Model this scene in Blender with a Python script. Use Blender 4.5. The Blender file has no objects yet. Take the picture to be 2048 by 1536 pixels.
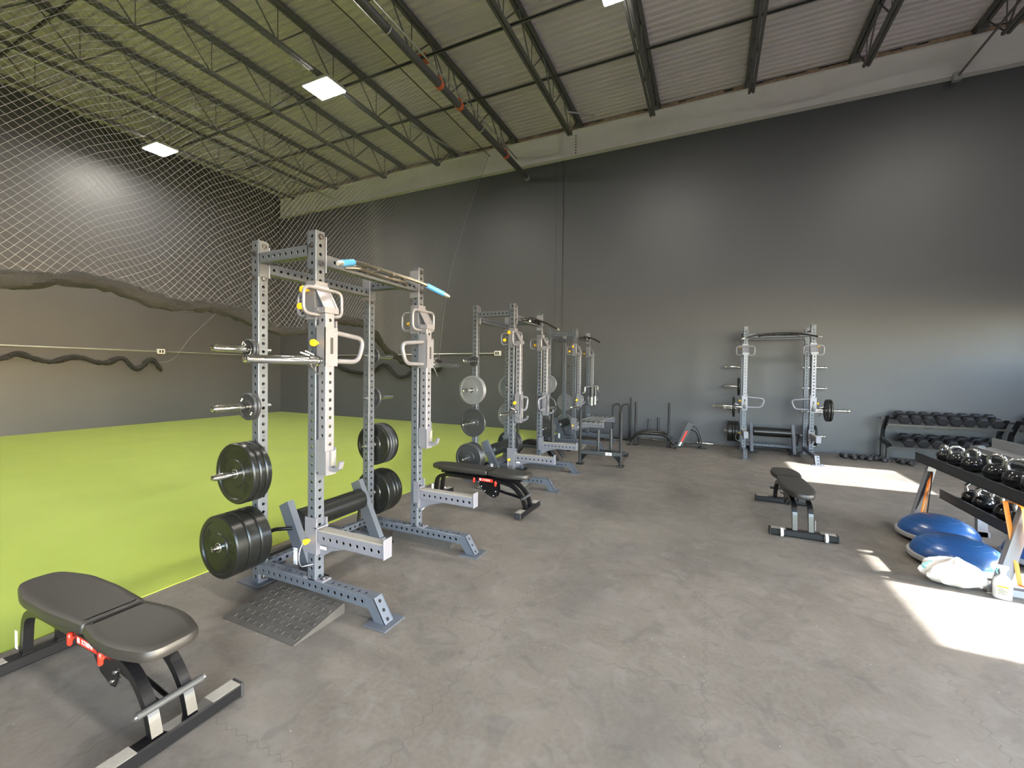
import bpy, math, random
from mathutils import Matrix, Vector, Euler
random.seed(7)
sc = bpy.context.scene
COL = sc.collection
PI = math.pi
def R(d): return math.radians(d)

# ------------------------------------------------------------------ materials
def mat(name, col, rough=.5, metal=0., spec=.5, emit=None, estr=0., noise=0., nscale=20., bump=0., bscale=60., coat=0., sheen=0.):
    m = bpy.data.materials.new(name); m.use_nodes = True
    nt = m.node_tree; b = nt.nodes['Principled BSDF']
    b.inputs['Base Color'].default_value = (*col, 1)
    b.inputs['Roughness'].default_value = rough
    b.inputs['Metallic'].default_value = metal
    b.inputs['Specular IOR Level'].default_value = spec
    b.inputs['Coat Weight'].default_value = coat
    b.inputs['Sheen Weight'].default_value = sheen
    if emit:
        b.inputs['Emission Color'].default_value = (*emit, 1); b.inputs['Emission Strength'].default_value = estr
    tc = nt.nodes.new('ShaderNodeTexCoord')
    if noise > 0:
        n = nt.nodes.new('ShaderNodeTexNoise'); n.inputs['Scale'].default_value = nscale; n.inputs['Detail'].default_value = 6
        nt.links.new(tc.outputs['Object'], n.inputs['Vector'])
        r = nt.nodes.new('ShaderNodeMix'); r.data_type = 'RGBA'
        r.inputs[6].default_value = (*[c*(1-noise) for c in col], 1); r.inputs[7].default_value = (*[min(1, c*(1+noise)) for c in col], 1)
        nt.links.new(n.outputs['Fac'], r.inputs[0]); nt.links.new(r.outputs[2], b.inputs['Base Color'])
    if bump > 0:
        n2 = nt.nodes.new('ShaderNodeTexNoise'); n2.inputs['Scale'].default_value = bscale; n2.inputs['Detail'].default_value = 4
        nt.links.new(tc.outputs['Object'], n2.inputs['Vector'])
        bp = nt.nodes.new('ShaderNodeBump'); bp.inputs['Strength'].default_value = bump; bp.inputs['Distance'].default_value = .01
        nt.links.new(n2.outputs['Fac'], bp.inputs['Height']); nt.links.new(bp.outputs['Normal'], b.inputs['Normal'])
    return m

M = {}
M['rack'] = mat('rack_paint', (.105,.12,.148), .36, .3, .5, noise=.06, nscale=8, bump=.05, bscale=400)
M['arm'] = mat('arm_paint', (.205,.21,.25), .36, .3, .5, noise=.04, nscale=8, bump=.05, bscale=400)
def hollow(src, name):
    # steel tube: painted outside, bare steel inside, coloured near-black for shade in the holes
    m = M[src].copy(); m.name = name; nt = m.node_tree; b = nt.nodes['Principled BSDF']; old = b.inputs['Base Color'].links[0].from_socket
    g = nt.nodes.new('ShaderNodeNewGeometry'); x = nt.nodes.new('ShaderNodeMix'); x.data_type = 'RGBA'
    nt.links.new(g.outputs['Backfacing'], x.inputs[0]); nt.links.new(old, x.inputs[6]); x.inputs[7].default_value = (.008,.008,.009,1); nt.links.new(x.outputs[2], b.inputs['Base Color'])
    return m
M['rackp'] = hollow('rack','rack_tube'); M['armp'] = hollow('arm','arm_tube')
M['black'] = mat('black_gloss', (.005,.005,.006), .28, .0, .5, bump=.04, bscale=300)
M['blackm'] = mat('black_matte', (.02,.02,.022), .6, .0, .4)
M['bolt'] = mat('bolt_steel', (.35,.36,.38), .25, .9)
M['dbolt'] = mat('bolt_dark', (.14,.14,.155), .28, .85)
M['chrome'] = mat('chrome', (.78,.77,.74), .14, 1.)
M['bar'] = mat('bar_steel', (.19,.185,.172), .34, .85, noise=.1, nscale=30)
M['yellow'] = mat('yellow_plastic', (.9,.55,.02), .35)
M['blue'] = mat('blue_grip', (.07,.32,.72), .35)
M['rubber'] = mat('plate_rubber', (.008,.009,.0085), .3, 0, .5, noise=.15, nscale=9)
M['iron'] = mat('plate_iron', (.20,.21,.24), .42, .45, noise=.1, nscale=30)
M['diron'] = mat('plate_dark_iron', (.045,.048,.056), .38, .35, noise=.1, nscale=30)
M['vinyl'] = mat('pad_vinyl', (.026,.024,.022), .40, 0, .5, bump=.12, bscale=500)
M['red'] = mat('red_plastic', (.75,.03,.015), .35)
M['white'] = mat('white_plastic', (.72,.72,.72), .4)
M['greyp'] = mat('grey_tape', (.24,.225,.20), .7, noise=.15, nscale=60)
M['grip'] = mat('grip_rubber', (.04,.042,.044), .55)
M['ramp'] = mat('ramp_rubber', (.048,.045,.042), .62, noise=.3, nscale=14, bump=.2, bscale=150)
M['joist'] = mat('joist_paint', (.12,.118,.122), .55, noise=.1, nscale=4)
M['beam'] = mat('beam_primer', (.74,.72,.75), .5, noise=.05, nscale=3)
M['pipe'] = mat('pipe_black', (.08,.078,.08), .45)
M['galv'] = mat('galvanised', (.55,.56,.55), .35, .8, noise=.1, nscale=30)
M['orange'] = mat('clamp_orange', (.62,.14,.06), .5)
M['net'] = mat('net_twine', (.20,.21,.24), .8)
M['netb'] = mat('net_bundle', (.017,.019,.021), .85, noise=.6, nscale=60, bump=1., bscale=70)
M['bosub'] = mat('bosu_blue', (.022,.085,.26), .27, 0, .5, noise=.1, nscale=3)
M['bosug'] = mat('bosu_rim', (.36,.36,.36), .5)
M['bag'] = mat('plastic_bag', (.80,.74,.68), .35, 0, .5, noise=.12, nscale=7, bump=.4, bscale=14)
M['teal'] = mat('teal_plastic', (.25,.62,.55), .4)
M['hdpe'] = mat('spray_white', (.82,.82,.80), .3)
M['label'] = mat('label_yellow', (.62,.60,.38), .5)
M['orangeb'] = mat('orange_band', (.85,.28,.03), .5)
M['purple'] = mat('purple_foam', (.22,.10,.42), .6)
M['lblue'] = mat('light_blue_foam', (.10,.45,.75), .6)
M['kbleg'] = mat('leg_silver', (.30,.31,.33), .35, .3)
M['kbshelf'] = mat('shelf_dark', (.018,.022,.027), .42)
M['kb'] = mat('kettlebell_enamel', (.02,.021,.024), .12, .2, .6, coat=.8)
M['kbh'] = mat('kettlebell_handle', (.55,.55,.54), .2, .95)
M['dbh'] = mat('dumbbell_rubber', (.014,.0145,.017), .27, 0, .6)
M['rust'] = mat('rust_insulation', (.50,.38,.28), .9, noise=.5, nscale=12, bump=.6, bscale=20)
M['lamp'] = mat('lamp_panel', (1,1,1), .5, emit=(1., .94, .84), estr=190.)
M['lampf'] = mat('lamp_frame', (.6,.6,.6), .4)
M['wlabel'] = mat('white_paint', (.8,.8,.8), .5)
M['dmark'] = mat('dark_mark', (.03,.03,.035), .5)
M['skidg'] = mat('sled_grey', (.05,.055,.06), .4, .3)

def two(name): return M[name]

# floor: rubber tiles
def floor_mat():
    m = bpy.data.materials.new('rubber_floor'); m.use_nodes = True; nt = m.node_tree; N = nt.nodes; Lk = nt.links
    b = N['Principled BSDF']; tc = N.new('ShaderNodeTexCoord')
    def noise(s, d=6, dist=0.):
        n = N.new('ShaderNodeTexNoise'); n.inputs['Scale'].default_value = s; n.inputs['Detail'].default_value = d; n.inputs['Distortion'].default_value = dist
        Lk.new(tc.outputs['Object'], n.inputs['Vector']); return n
    def mix(fac, a, c):
        x = N.new('ShaderNodeMix'); x.data_type = 'RGBA'
        if hasattr(fac, 'links'): Lk.new(fac, x.inputs[0])
        else: x.inputs[0].default_value = fac
        for k, v in ((6, a), (7, c)):
            if isinstance(v, tuple): x.inputs[k].default_value = (*v, 1)
            else: Lk.new(v, x.inputs[k])
        return x.outputs[2]
    def ramp(src, p0, p1, c0=0., c1=1.):
        r = N.new('ShaderNodeMapRange'); r.inputs[1].default_value = p0; r.inputs[2].default_value = p1; r.inputs[3].default_value = c0; r.inputs[4].default_value = c1
        Lk.new(src, r.inputs[0]); return r.outputs[0]
    c = mix(ramp(noise(1.3, 8, .6).outputs['Fac'], .35, .7), (.105,.092,.078), (.148,.132,.113))
    c = mix(ramp(noise(7, 8, 1.).outputs['Fac'], .50, .75, 0, .45), c, (.20,.19,.178))
    c = mix(ramp(noise(38, 4).outputs['Fac'], .35, .7, 0, .30), c, (.19,.178,.16))
    c = mix(ramp(noise(3.3, 9, 2.5).outputs['Fac'], .56, .64, 0, .35), c, (.07,.066,.062))
    c = mix(ramp(noise(.55, 5, 1.2).outputs['Fac'], .52, .68, 0, .45), c, (.055,.054,.055))
    # scattered pale flecks
    v = N.new('ShaderNodeTexVoronoi'); v.inputs['Scale'].default_value = 16; v.inputs['Randomness'].default_value = 1
    Lk.new(tc.outputs['Object'], v.inputs['Vector'])
    fl = N.new('ShaderNodeMath'); fl.operation = 'LESS_THAN'; Lk.new(v.outputs['Distance'], fl.inputs[0]); fl.inputs[1].default_value = .055
    n3 = ramp(noise(2.5, 3).outputs['Fac'], .55, .6)
    mm = N.new('ShaderNodeMath'); mm.operation = 'MULTIPLY'; Lk.new(fl.outputs[0], mm.inputs[0]); Lk.new(n3, mm.inputs[1])
    c = mix(mm.outputs[0], c, (.42,.41,.39))
    # tile joints with interlocking tabs, 1.2 m
    sx = N.new('ShaderNodeSeparateXYZ'); Lk.new(tc.outputs['Object'], sx.inputs[0])
    def joint(main, other):
        w = N.new('ShaderNodeMath'); w.operation = 'MULTIPLY'; Lk.new(sx.outputs[other], w.inputs[0]); w.inputs[1].default_value = 2*PI/.075
        s = N.new('ShaderNodeMath'); s.operation = 'SINE'; Lk.new(w.outputs[0], s.inputs[0])
        sg = N.new('ShaderNodeMath'); sg.operation = 'MULTIPLY'; Lk.new(s.outputs[0], sg.inputs[0]); sg.inputs[1].default_value = .011
        ad = N.new('ShaderNodeMath'); ad.operation = 'ADD'; Lk.new(sx.outputs[main], ad.inputs[0]); Lk.new(sg.outputs[0], ad.inputs[1])
        pp = N.new('ShaderNodeMath'); pp.operation = 'PINGPONG'; Lk.new(ad.outputs[0], pp.inputs[0]); pp.inputs[1].default_value = .61
        lt = N.new('ShaderNodeMath'); lt.operation = 'LESS_THAN'; Lk.new(pp.outputs[0], lt.inputs[0]); lt.inputs[1].default_value = .003
        return lt.outputs[0]
    j = N.new('ShaderNodeMath'); j.operation = 'MAXIMUM'; Lk.new(joint(0, 1), j.inputs[0]); Lk.new(joint(1, 0), j.inputs[1])
    jf = N.new('ShaderNodeMath'); jf.operation = 'MULTIPLY'; Lk.new(j.outputs[0], jf.inputs[0]); jf.inputs[1].default_value = .45
    c = mix(jf.outputs[0], c, (.06,.055,.05))
    Lk.new(c, b.inputs['Base Color'])
    Lk.new(ramp(noise(5, 6).outputs['Fac'], .3, .7, .46, .62), b.inputs['Roughness'])
    b.inputs['Specular IOR Level'].default_value = .5
    bp = N.new('ShaderNodeBump'); bp.inputs['Strength'].default_value = .25; bp.inputs['Distance'].default_value = .004
    Lk.new(noise(220, 3).outputs['Fac'], bp.inputs['Height']); Lk.new(bp.outputs[0], b.inputs['Normal'])
    return m
M['floor'] = floor_mat()
M['turf'] = mat('lime_turf', (.315,.395,.046), .9, 0, .15, noise=.10, nscale=1.6, bump=.3, bscale=700, sheen=.15)
M['wall'] = mat('wall_charcoal', (.074,.077,.087), .46, 0, .5, noise=.07, nscale=1.2, bump=.12, bscale=220)
M['deck'] = mat('deck_metal', (.70,.64,.69), .5, .1, noise=.08, nscale=2)

# ------------------------------------------------------------------ mesh builder
class MB:
    def __init__(s): s.v = []; s.f = []; s.s = []; s.m = []
    def add(s, vs, fs, M4=None, smooth=False, mi=0):
        o = len(s.v)
        s.v += [tuple(M4 @ Vector(p)) if M4 is not None else tuple(p) for p in vs]
        s.f += [tuple(i+o for i in f) for f in fs]; s.s += [smooth]*len(fs); s.m += [mi]*len(fs); return s
    def box(s, a, b, M4=None, mi=0, c=0.):
        x0,y0,z0 = a; x1,y1,z1 = b
        if c <= 0:
            vs = [(x0,y0,z0),(x1,y0,z0),(x1,y1,z0),(x0,y1,z0),(x0,y0,z1),(x1,y0,z1),(x1,y1,z1),(x0,y1,z1)]
            fs = [(0,3,2,1),(4,5,6,7),(0,1,5,4),(1,2,6,5),(2,3,7,6),(3,0,4,7)]
            return s.add(vs, fs, M4, False, mi)
        rings = []
        for z, d in ((z0, c), (z0+c, 0), (z1-c, 0), (z1, c)):
            rings.append([(x0+c,y0+d,z),(x1-c,y0+d,z),(x1-d,y0+c,z),(x1-d,y1-c,z),(x1-c,y1-d,z),(x0+c,y1-d,z),(x0+d,y1-c,z),(x0+d,y0+c,z)])
        return s.loft(rings, True, M4, False, mi)
    def loft(s, rings, caps=True, M4=None, smooth=True, mi=0):
        n = len(rings[0]); vs = [p for r in rings for p in r]; fs = []
        for k in range(len(rings)-1):
            for i in range(n):
                j = (i+1) % n; fs.append((k*n+i, k*n+j, (k+1)*n+j, (k+1)*n+i))
        s.add(vs, fs, M4, smooth, mi)
        if caps:
            s.add(rings[0], [tuple(range(n))[::-1]], M4, False, mi); s.add(rings[-1], [tuple(range(n))], M4, False, mi)
        return s
    def tube(s, pts, r, n=10, closed=False, mi=0, M4=None, caps=True, smooth=True, flat=None):
        pts = [Vector(p) for p in pts]; K = len(pts); rings = []; up = None
        rr = r if isinstance(r, (list, tuple)) else [r]*K
        for i, p in enumerate(pts):
            a = pts[i-1] if (i > 0 or closed) else p; b = pts[(i+1) % K] if (i < K-1 or closed) else p
            t = (b-a).normalized()
            if up is None:
                up = Vector((0,0,1)) if abs(t.z) < .9 else Vector((1,0,0))
            x = up - t*up.dot(t)
            if x.length < 1e-5: x = Vector((0,1,0)) - t*t.y
            x.normalize(); y = t.cross(x); up = x
            w, h = (rr[i], rr[i]) if flat is None else flat
            rings.append([tuple(p + x*math.cos(2*PI*(k+(.5 if n == 4 else 0))/n)*w + y*math.sin(2*PI*(k+(.5 if n == 4 else 0))/n)*h) for k in range(n)])
        if closed: rings.append(rings[0])
        return s.loft(rings, caps and not closed, M4, smooth and n > 4, mi)
    def lathe(s, prof, n=32, M4=None, smooth=True, mi=0):     # prof (r, z) about local z
        rings = [[(r*math.cos(2*PI*k/n), r*math.sin(2*PI*k/n), z) for k in range(n)] for r, z in prof]
        return s.loft(rings, False, M4, smooth, mi)
    def prism(s, poly, a, b, M4=None, mi=0):                   # poly in xz, extruded along y
        n = len(poly); vs = [(x, a, z) for x, z in poly] + [(x, b, z) for x, z in poly]
        fs = [tuple(range(n)), tuple(range(2*n-1, n-1, -1))] + [(i, i+n, (i+1) % n + n, (i+1) % n) for i in range(n)]
        return s.add(vs, fs, M4, False, mi)
    def build(s, name, mats, parent=None, off=(0,0,0), mirror=None):
        vs = s.v; fs = s.f
        if mirror is not None:
            vs = [(x, mirror-y, z) for x, y, z in vs]; fs = [f[::-1] for f in fs]
        vs = [(x-off[0], y-off[1], z-off[2]) for x, y, z in vs]
        me = bpy.data.meshes.new(name); me.from_pydata(vs, [], fs); me.update()
        if not isinstance(mats, (list, tuple)): mats = [mats]
        for k in mats: me.materials.append(M[k])
        me.polygons.foreach_set('use_smooth', s.s); me.polygons.foreach_set('material_index', s.m)
        try:
            if any(s.s): me.set_sharp_from_angle(angle=R(38))
        except Exception: pass
        o = bpy.data.objects.new(name, me); COL.objects.link(o)
        if parent is not None: o.parent = parent
        return o

def tag(o, label=None, cat=None, group=None, kind=None):
    if label: o['label'] = label
    if cat: o['category'] = cat
    if group: o['group'] = group
    if kind: o['kind'] = kind
    return o
def thing(name, label, cat, loc=(0,0,0), rz=0., group=None):
    o = bpy.data.objects.new(name, None); COL.objects.link(o); o.empty_display_size = .1
    o.location = loc; o.rotation_euler = (0,0,rz); return tag(o, label, cat, group)
KIDS = {}
def kids(o): return [c for c in list(COL.objects) if c.parent is o]
def copy_tree(o, loc=None, rot=None, label=None, group=None, skip=()):
    ks = kids(o)
    c = o.copy(); COL.objects.link(c)
    if loc is not None: c.location = loc
    if rot is not None: c.rotation_euler = rot
    if label: c['label'] = label
    if group: c['group'] = group
    for k in ks:
        if k.name.split('.')[0] in skip: continue
        d = k.copy(); COL.objects.link(d); d.parent = c
        for g in kids(k):
            e = g.copy(); COL.objects.link(e); e.parent = d
    return c
def arc(c, r, a0, a1, n, plane='xz', third=0.):
    out = []
    for i in range(n+1):
        a = R(a0+(a1-a0)*i/n); u, w = c[0]+r*math.cos(a), c[1]+r*math.sin(a)
        out.append({'xz': (u, third, w), 'yz': (third, u, w), 'xy': (u, w, third)}[plane])
    return out
def rounded(pts, r, n=5, closed=False):
    P = [Vector(p) for p in pts]; out = []; K = len(P)
    for i, p in enumerate(P):
        if not closed and i in (0, K-1): out.append(tuple(p)); continue
        a, b = P[i-1], P[(i+1) % K]
        ra = min(r, (a-p).length*.49, (b-p).length*.49)
        s, e = p+(a-p).normalized()*ra, p+(b-p).normalized()*ra
        for k in range(n+1):
            t = k/n; out.append(tuple(s*(1-t)**2 + p*2*t*(1-t) + e*t*t))
    return out
AX = {'z': Matrix.Identity(3), 'x': Matrix(((0,0,1),(1,0,0),(0,1,0))), 'y': Matrix(((0,1,0),(0,0,1),(1,0,0)))}
PITCH = .0625
def ptube(mb, org, axis, L, w=.08, h=None, first=.03, hr=.013, sides=(0,1,2,3), nh=8, caps=True, end=None, mi=0):
    """square steel tube from org (centre of its cross section) along axis, with a row of round holes on each side"""
    h = h or w; c = .005
    M4 = Matrix.Translation(org) @ (axis if isinstance(axis, Matrix) else AX[axis].to_4x4())
    end = L-.02 if end is None else end
    zs = []; z = first
    while z <= end-1e-6: zs.append(z); z += PITCH
    for sd in range(4):
        W, D = (w, h) if sd % 2 == 0 else (h, w)
        hw = W/2-c; d = D/2
        Q = Matrix.Rotation(sd*PI/2, 4, 'Z')
        # local panel: u across, z along, outward normal -y
        def P(u, z, o=0.): return (u, -d+o, z)
        edges = [0.]
        if sd in sides and zs:
            for k, zc in enumerate(zs):
                a, b = max(zc-PITCH/2, edges[-1]), min(zc+PITCH/2, L)
                if a > edges[-1]+1e-6: mb.add([P(-hw,edges[-1]),P(hw,edges[-1]),P(hw,a),P(-hw,a)], [(0,1,2,3)], M4@Q, False, mi)
                hgt = [P(hw,zc),P(hw,b),P(0,b),P(-hw,b),P(-hw,zc),P(-hw,a),P(0,a),P(hw,a)]
                ring = [P(hr*math.cos(t*PI/4), zc+hr*math.sin(t*PI/4)) for t in range(8)]
                rin = [P(hr*math.cos(t*PI/4), zc+hr*math.sin(t*PI/4), .007) for t in range(8)]
                mb.add(hgt+ring, [(i,(i+1)%8,8+(i+1)%8,8+i) for i in range(8)], M4@Q, False, mi)
                mb.add(ring+rin, [(i,(i+1)%8,8+(i+1)%8,8+i) for i in range(8)], M4@Q, True, mi)
                edges.append(b)
        if edges[-1] < L-1e-6: mb.add([P(-hw,edges[-1]),P(hw,edges[-1]),P(hw,L),P(-hw,L)], [(0,1,2,3)], M4@Q, False, mi)
        # chamfer to the next side
        mb.add([P(hw,0),(W/2,-d+c,0),(W/2,-d+c,L),P(hw,L)], [(0,1,2,3)], M4@Q, False, mi)
    if caps:
        for z in (0., L):
            mb.box((-w/2+c,-h/2+c,z-.002),(w/2-c,h/2-c,z+.002), M4, mi)
    return mb
def hexbolt(mb, p, ax, r=.018, l=.016, n=6, mi=0):
    M4 = Matrix.Translation(p) @ {'+x':Matrix.Rotation(PI/2,4,'Y'),'-x':Matrix.Rotation(-PI/2,4,'Y'),'-y':Matrix.Rotation(PI/2,4,'X'),'+y':Matrix.Rotation(-PI/2,4,'X'),'+z':Matrix.Identity(4),'-z':Matrix.Rotation(PI,4,'X')}[ax]
    mb.lathe([(0,.003),(r*1.25,.003),(r*1.25,0)][::-1], 12, M4, False, mi)
    mb.lathe([(r,0),(r,l),(r*.6,l+.002),(0,l+.002)], n, M4, False, mi); return mb
def text_mb(mb, s, size, M4, depth=.0015, mi=0):
    cu = bpy.data.curves.new('t', 'FONT'); cu.body = s; cu.size = size; cu.align_x = 'CENTER'; cu.align_y = 'CENTER'; cu.extrude = depth; cu.resolution_u = 2
    o = bpy.data.objects.new('t', cu); COL.objects.link(o)
    me = bpy.data.meshes.new_from_object(o)
    mb.add([tuple(v.co) for v in me.vertices], [tuple(p.vertices) for p in me.polygons], M4, False, mi)
    COL.objects.unlink(o); bpy.data.objects.remove(o); bpy.data.curves.remove(cu); bpy.data.meshes.remove(me); return mb
def F(xa, ya, za, o):   # frame matrix from axis vectors
    m = Matrix.Identity(4)
    for i, a in enumerate((xa, ya, za)):
        for k in range(3): m[k][i] = a[k]
    for k in range(3): m[k][3] = o[k]
    return m

# ------------------------------------------------------------------ setting
XW0, XW1, YW0, YW1, ZC = -15.1, 6.5, -5.0, 11.15, 8.25
mb = MB(); mb.box((XW0-.2,YW0-.2,-.15),(XW1+.2,YW1+.3,0)); tag(mb.build('floor','floor'), kind='structure')
mb = MB(); mb.box((XW0-.2,YW1,0),(XW1+.2,YW1+.25,8.6)); tag(mb.build('wall_back','wall'), kind='structure')
mb = MB(); mb.box((XW0-.25,YW0,0),(XW0,YW1,8.6)); tag(mb.build('wall_left','wall'), kind='structure')
mb = MB(); mb.box((XW0-.2,YW0-.25,0),(.5,YW0,8.6)); mb.box((5.8,YW0-.25,0),(XW1+.2,YW0,8.6)); mb.box((.5,YW0-.25,4.),(5.8,YW0,8.6)); tag(mb.build('wall_front','wall'), kind='structure')
mb = MB()
for q in ((.5,0,.58,4.),(5.72,0,5.8,4.),(.5,3.92,5.8,4.),(3.1,0,3.18,4.),(.5,1.9,5.8,1.98)): mb.box((q[0],YW0-.15,q[1]),(q[2],YW0-.05,q[3]))
tag(mb.build('window_4','pipe'), kind='structure')
OP = [(-4.2, 1.5, .10, 3.05), (3.45, 5.17, .10, 3.05), (7.9, 9.66, 1.97, 3.05)]
mb = MB()
ys = [YW0] + [v for o in OP for v in o[:2]] + [YW1]
for i in range(0, len(ys), 2): mb.box((XW1,ys[i],0),(XW1+.25,ys[i+1],8.6))
for a, b, z0, z1 in OP:
    mb.box((XW1,a,0),(XW1+.25,b,z0)); mb.box((XW1,a,z1),(XW1+.25,b,8.6))
tag(mb.build('wall_right','wall'), kind='structure')
for i, (a, b, z0, z1) in enumerate(OP):
    mb = MB(); t = .06
    for q in ((a,z0,a+t,z1),(b-t,z0,b,z1),(a,z0,b,z0+t),(a,z1-t,b,z1)): mb.box((XW1+.05,q[0],q[1]),(XW1+.15,q[2],q[3]))
    w = tag(mb.build('window_%d' % (i+1),'pipe'), kind='structure')
# roof deck: trapezoidal corrugation running along x
mb = MB(); prof = []; y = YW0
while y < YW1-.01:
    prof += [(y, ZC), (y+.07, ZC), (y+.09, ZC+.045), (y+.13, ZC+.045)]; y += .15
prof.append((YW1+.2, ZC))
vs = [(x, a, z) for a, z in prof for x in (XW0-.1, XW1+.2)]
mb.add(vs, [(2*i, 2*i+1, 2*i+3, 2*i+2) for i in range(len(prof)-1)])
mb.box((XW0-.2,YW0-.2,ZC+.06),(XW1+.2,YW1+.2,ZC+.2))
tag(mb.build('ceiling','deck'), kind='structure')
# shallow joint of the back wall panels
mb = MB(); mb.box((-3.93,YW1-.022,0),(-3.905,YW1,7.4)); mb.box((-3.745,YW1-.03,0),(-3.715,YW1,7.4)); mb.box((-3.905,YW1-.012,0),(-3.745,YW1,7.4))
tag(mb.build('trim_1','wall'), kind='structure')
mb = MB(); pts = []
x = XW0+.05
while x < XW1:
    mb.box((x, YW1-.05-.03*random.random(), 8.06),(x+.22, YW1, 8.24-.05*random.random())); x += .2
tag(mb.build('trim_2','rust'), kind='structure')
# turf
mb = MB(); mb.box((XW0, YW0, .0),(-3.72, YW1, .006)); tag(mb.build('turf_carpet','turf'), 'lime green artificial turf covering the left half of the floor', 'turf')
# steel beam along the back wall
t = thing('steel_beam','long pale grey steel beam running along the top of the back wall','beam',(-4.3,11.02,7.40))
mb = MB(); mb.box((XW0+.1,11.06,7.43),(XW1,11.10,8.06)); mb.build('beam_web','beam',t,(-4.3,11.02,7.40))
mb = MB(); mb.box((XW0+.1,10.98,7.40),(XW1,11.14,7.425)); mb.build('beam_flange','beam',t,(-4.3,11.02,7.40))
mb = MB(); mb.box((XW0+.1,10.98,8.06),(XW1,11.14,8.085)); mb.build('beam_flange','beam',t,(-4.3,11.02,7.40))
mb = MB(); mb.box((-3.77,10.99,7.42),(-3.745,11.06,8.06)); mb.build('stiffener_plate','beam',t,(-4.3,11.02,7.40))
mb = MB()
for k in range(7): hexbolt(mb, (-3.36, 11.06, 7.5+.075*k), '-y', .016, .014)
tag(mb.build('bolt_row','dbolt',t,(-4.3,11.02,7.40)))

# bar joists
JX = [-13.1,-11.1,-9.1,-7.15,-5.15,-3.25,-1.30,.66,2.56,4.45]
def joist_label(i):
    names = ['furthest left','second from the left wall','third from the left wall','fourth from the left wall','beside the black sprinkler pipe','just right of the sprinkler pipe','behind the top middle lamp','seen almost end-on above the camera','second from the right edge of the photo','nearest the right edge of the photo']
    return 'dark open web steel roof joist, ' + names[i]
J0 = None
for i, X in enumerate(JX):
    if J0 is None:
        t = thing('bar_joist', joist_label(i), 'roof joist', (X, 3., 7.52), 0, 'steel roof joists')
        o3 = (0,3.,7.52)
        mb = MB(); mb.box((-.075,YW0,8.18),(-.012,YW1-.02,8.24)); mb.box((.012,YW0,8.18),(.075,YW1-.02,8.24)); mb.box((-.07,10.85,8.09),(.07,YW1-.02,8.18)); mb.build('top_chord','joist',t,o3)
        mb = MB(); mb.box((-.06,YW0,7.50),(-.012,10.2,7.55)); mb.box((.012,YW0,7.50),(.06,10.2,7.55)); mb.build('bottom_chord','joist',t,o3)
        mb = MB(); y = YW0+.3; pts = []
        k = 0
        while y < 10.9: pts.append((0, y, 8.2 if k % 2 else 7.53)); y += .62; k += 1
        pts.append((0,10.95,8.15))
        for a, b in zip(pts[:-1], pts[1:]): mb.tube([a, b], .014, 6)
        for p in pts:
            if p[2] < 8: mb.tube([p, (0,p[1],8.2)], .009, 4)
        mb.build('web_rod','joist',t,o3); J0 = t
    else:
        copy_tree(J0, (X,3.,7.52), None, joist_label(i))
for y, z, lab in ((3.3,7.56,'thin dark bridging angle crossing the joists nearest the camera'),(6.65,7.56,'thin dark bridging angle crossing the joists above the lamps'),(9.0,8.17,'thin dark bridging angle crossing the joists closest to the back wall')):
    mb = MB(); mb.box((XW0+.2,y-.022,z),(XW1-.1,y+.022,z+.012)); mb.box((XW0+.2,y-.022,z),(XW1-.1,y-.014,z+.04))
    tag(mb.build('bridging_angle','joist'), lab, 'roof bracing', 'bridging angles')
# sprinkler pipe
t = thing('sprinkler_pipe','black sprinkler pipe with orange clamps hung below the roof joists','pipe',(-4.72,3.,7.05))
o3 = (-4.72,3.,7.05)
mb = MB(); mb.tube([(-4.72,YW0+.1,7.05),(-4.72,10.96,7.05)], .072, 20); mb.build('pipe','pipe',t,o3)
mb = MB(); mb.tube([(-4.72,10.90,7.05),(-4.72,11.0,7.05)], .085, 20); mb.build('end_cap','galv',t,o3)
for y in (6.75,7.45,9.6,3.4,0.4):
    mb = MB(); mb.tube([(-4.72,y-.04,7.05),(-4.72,y+.04,7.05)], .084, 20); mb.box((-4.75,y-.03,7.13),(-4.69,y+.03,7.19)); mb.build('clamp','orange',t,o3)
    mb = MB(); mb.tube([(-4.72,y,7.18),(-4.90,y,7.80),(-5.1,y,8.2)], .012, 8); mb.build('hanger_rod','joist',t,o3)
mb = MB(); mb.box((-5.2,6.66,7.56),(-5.0,6.80,7.68)); mb.build('joist_clamp','orange',t,o3)
for y in (5.3,8.3):
    mb = MB(); mb.tube([(-4.72+.1*math.cos(a), y, 7.05+.1*math.sin(a)) for a in [2*PI*k/14 for k in range(14)]], .009, 6, closed=True); mb.build('cable_ring','galv',t,o3)
mb = MB(); mb.tube([(-4.60,YW0+.1,7.10),(-4.60,3.,7.14),(-4.60,5.,7.11),(-4.60,8.2,7.15),(-4.60,10.,7.12)], .016, 8)
tag(mb.build('conduit','galv'), 'thin grey electrical conduit running along the black sprinkler pipe', 'conduit')
t = thing('brace_rod','diagonal dark brace rod from the right-hand roof joist to the beam edge','brace',(4.13,11.,7.32))
mb = MB(); mb.tube([(4.13,10.96,7.34),(4.45,9.3,7.8)], .02, 8); mb.build('rod','joist',t,(4.13,11.,7.32))
mb = MB(); mb.box((4.07,10.9,7.27),(4.19,10.99,7.42)); mb.build('bracket','galv',t,(4.13,11.,7.32))
for (a, b, lab) in (((-6.49,8.1,7.42),(-6.08,9.77,7.42),'bright short conduit length slanting under the joists above the net'),((-3.32,10.0,8.0),(-2.7,10.44,8.0),'short bright conduit length under the deck near the beam stiffener')):
    mb = MB(); mb.tube([a,b], .022, 8); tag(mb.build('conduit','galv'), lab, 'conduit')

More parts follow.
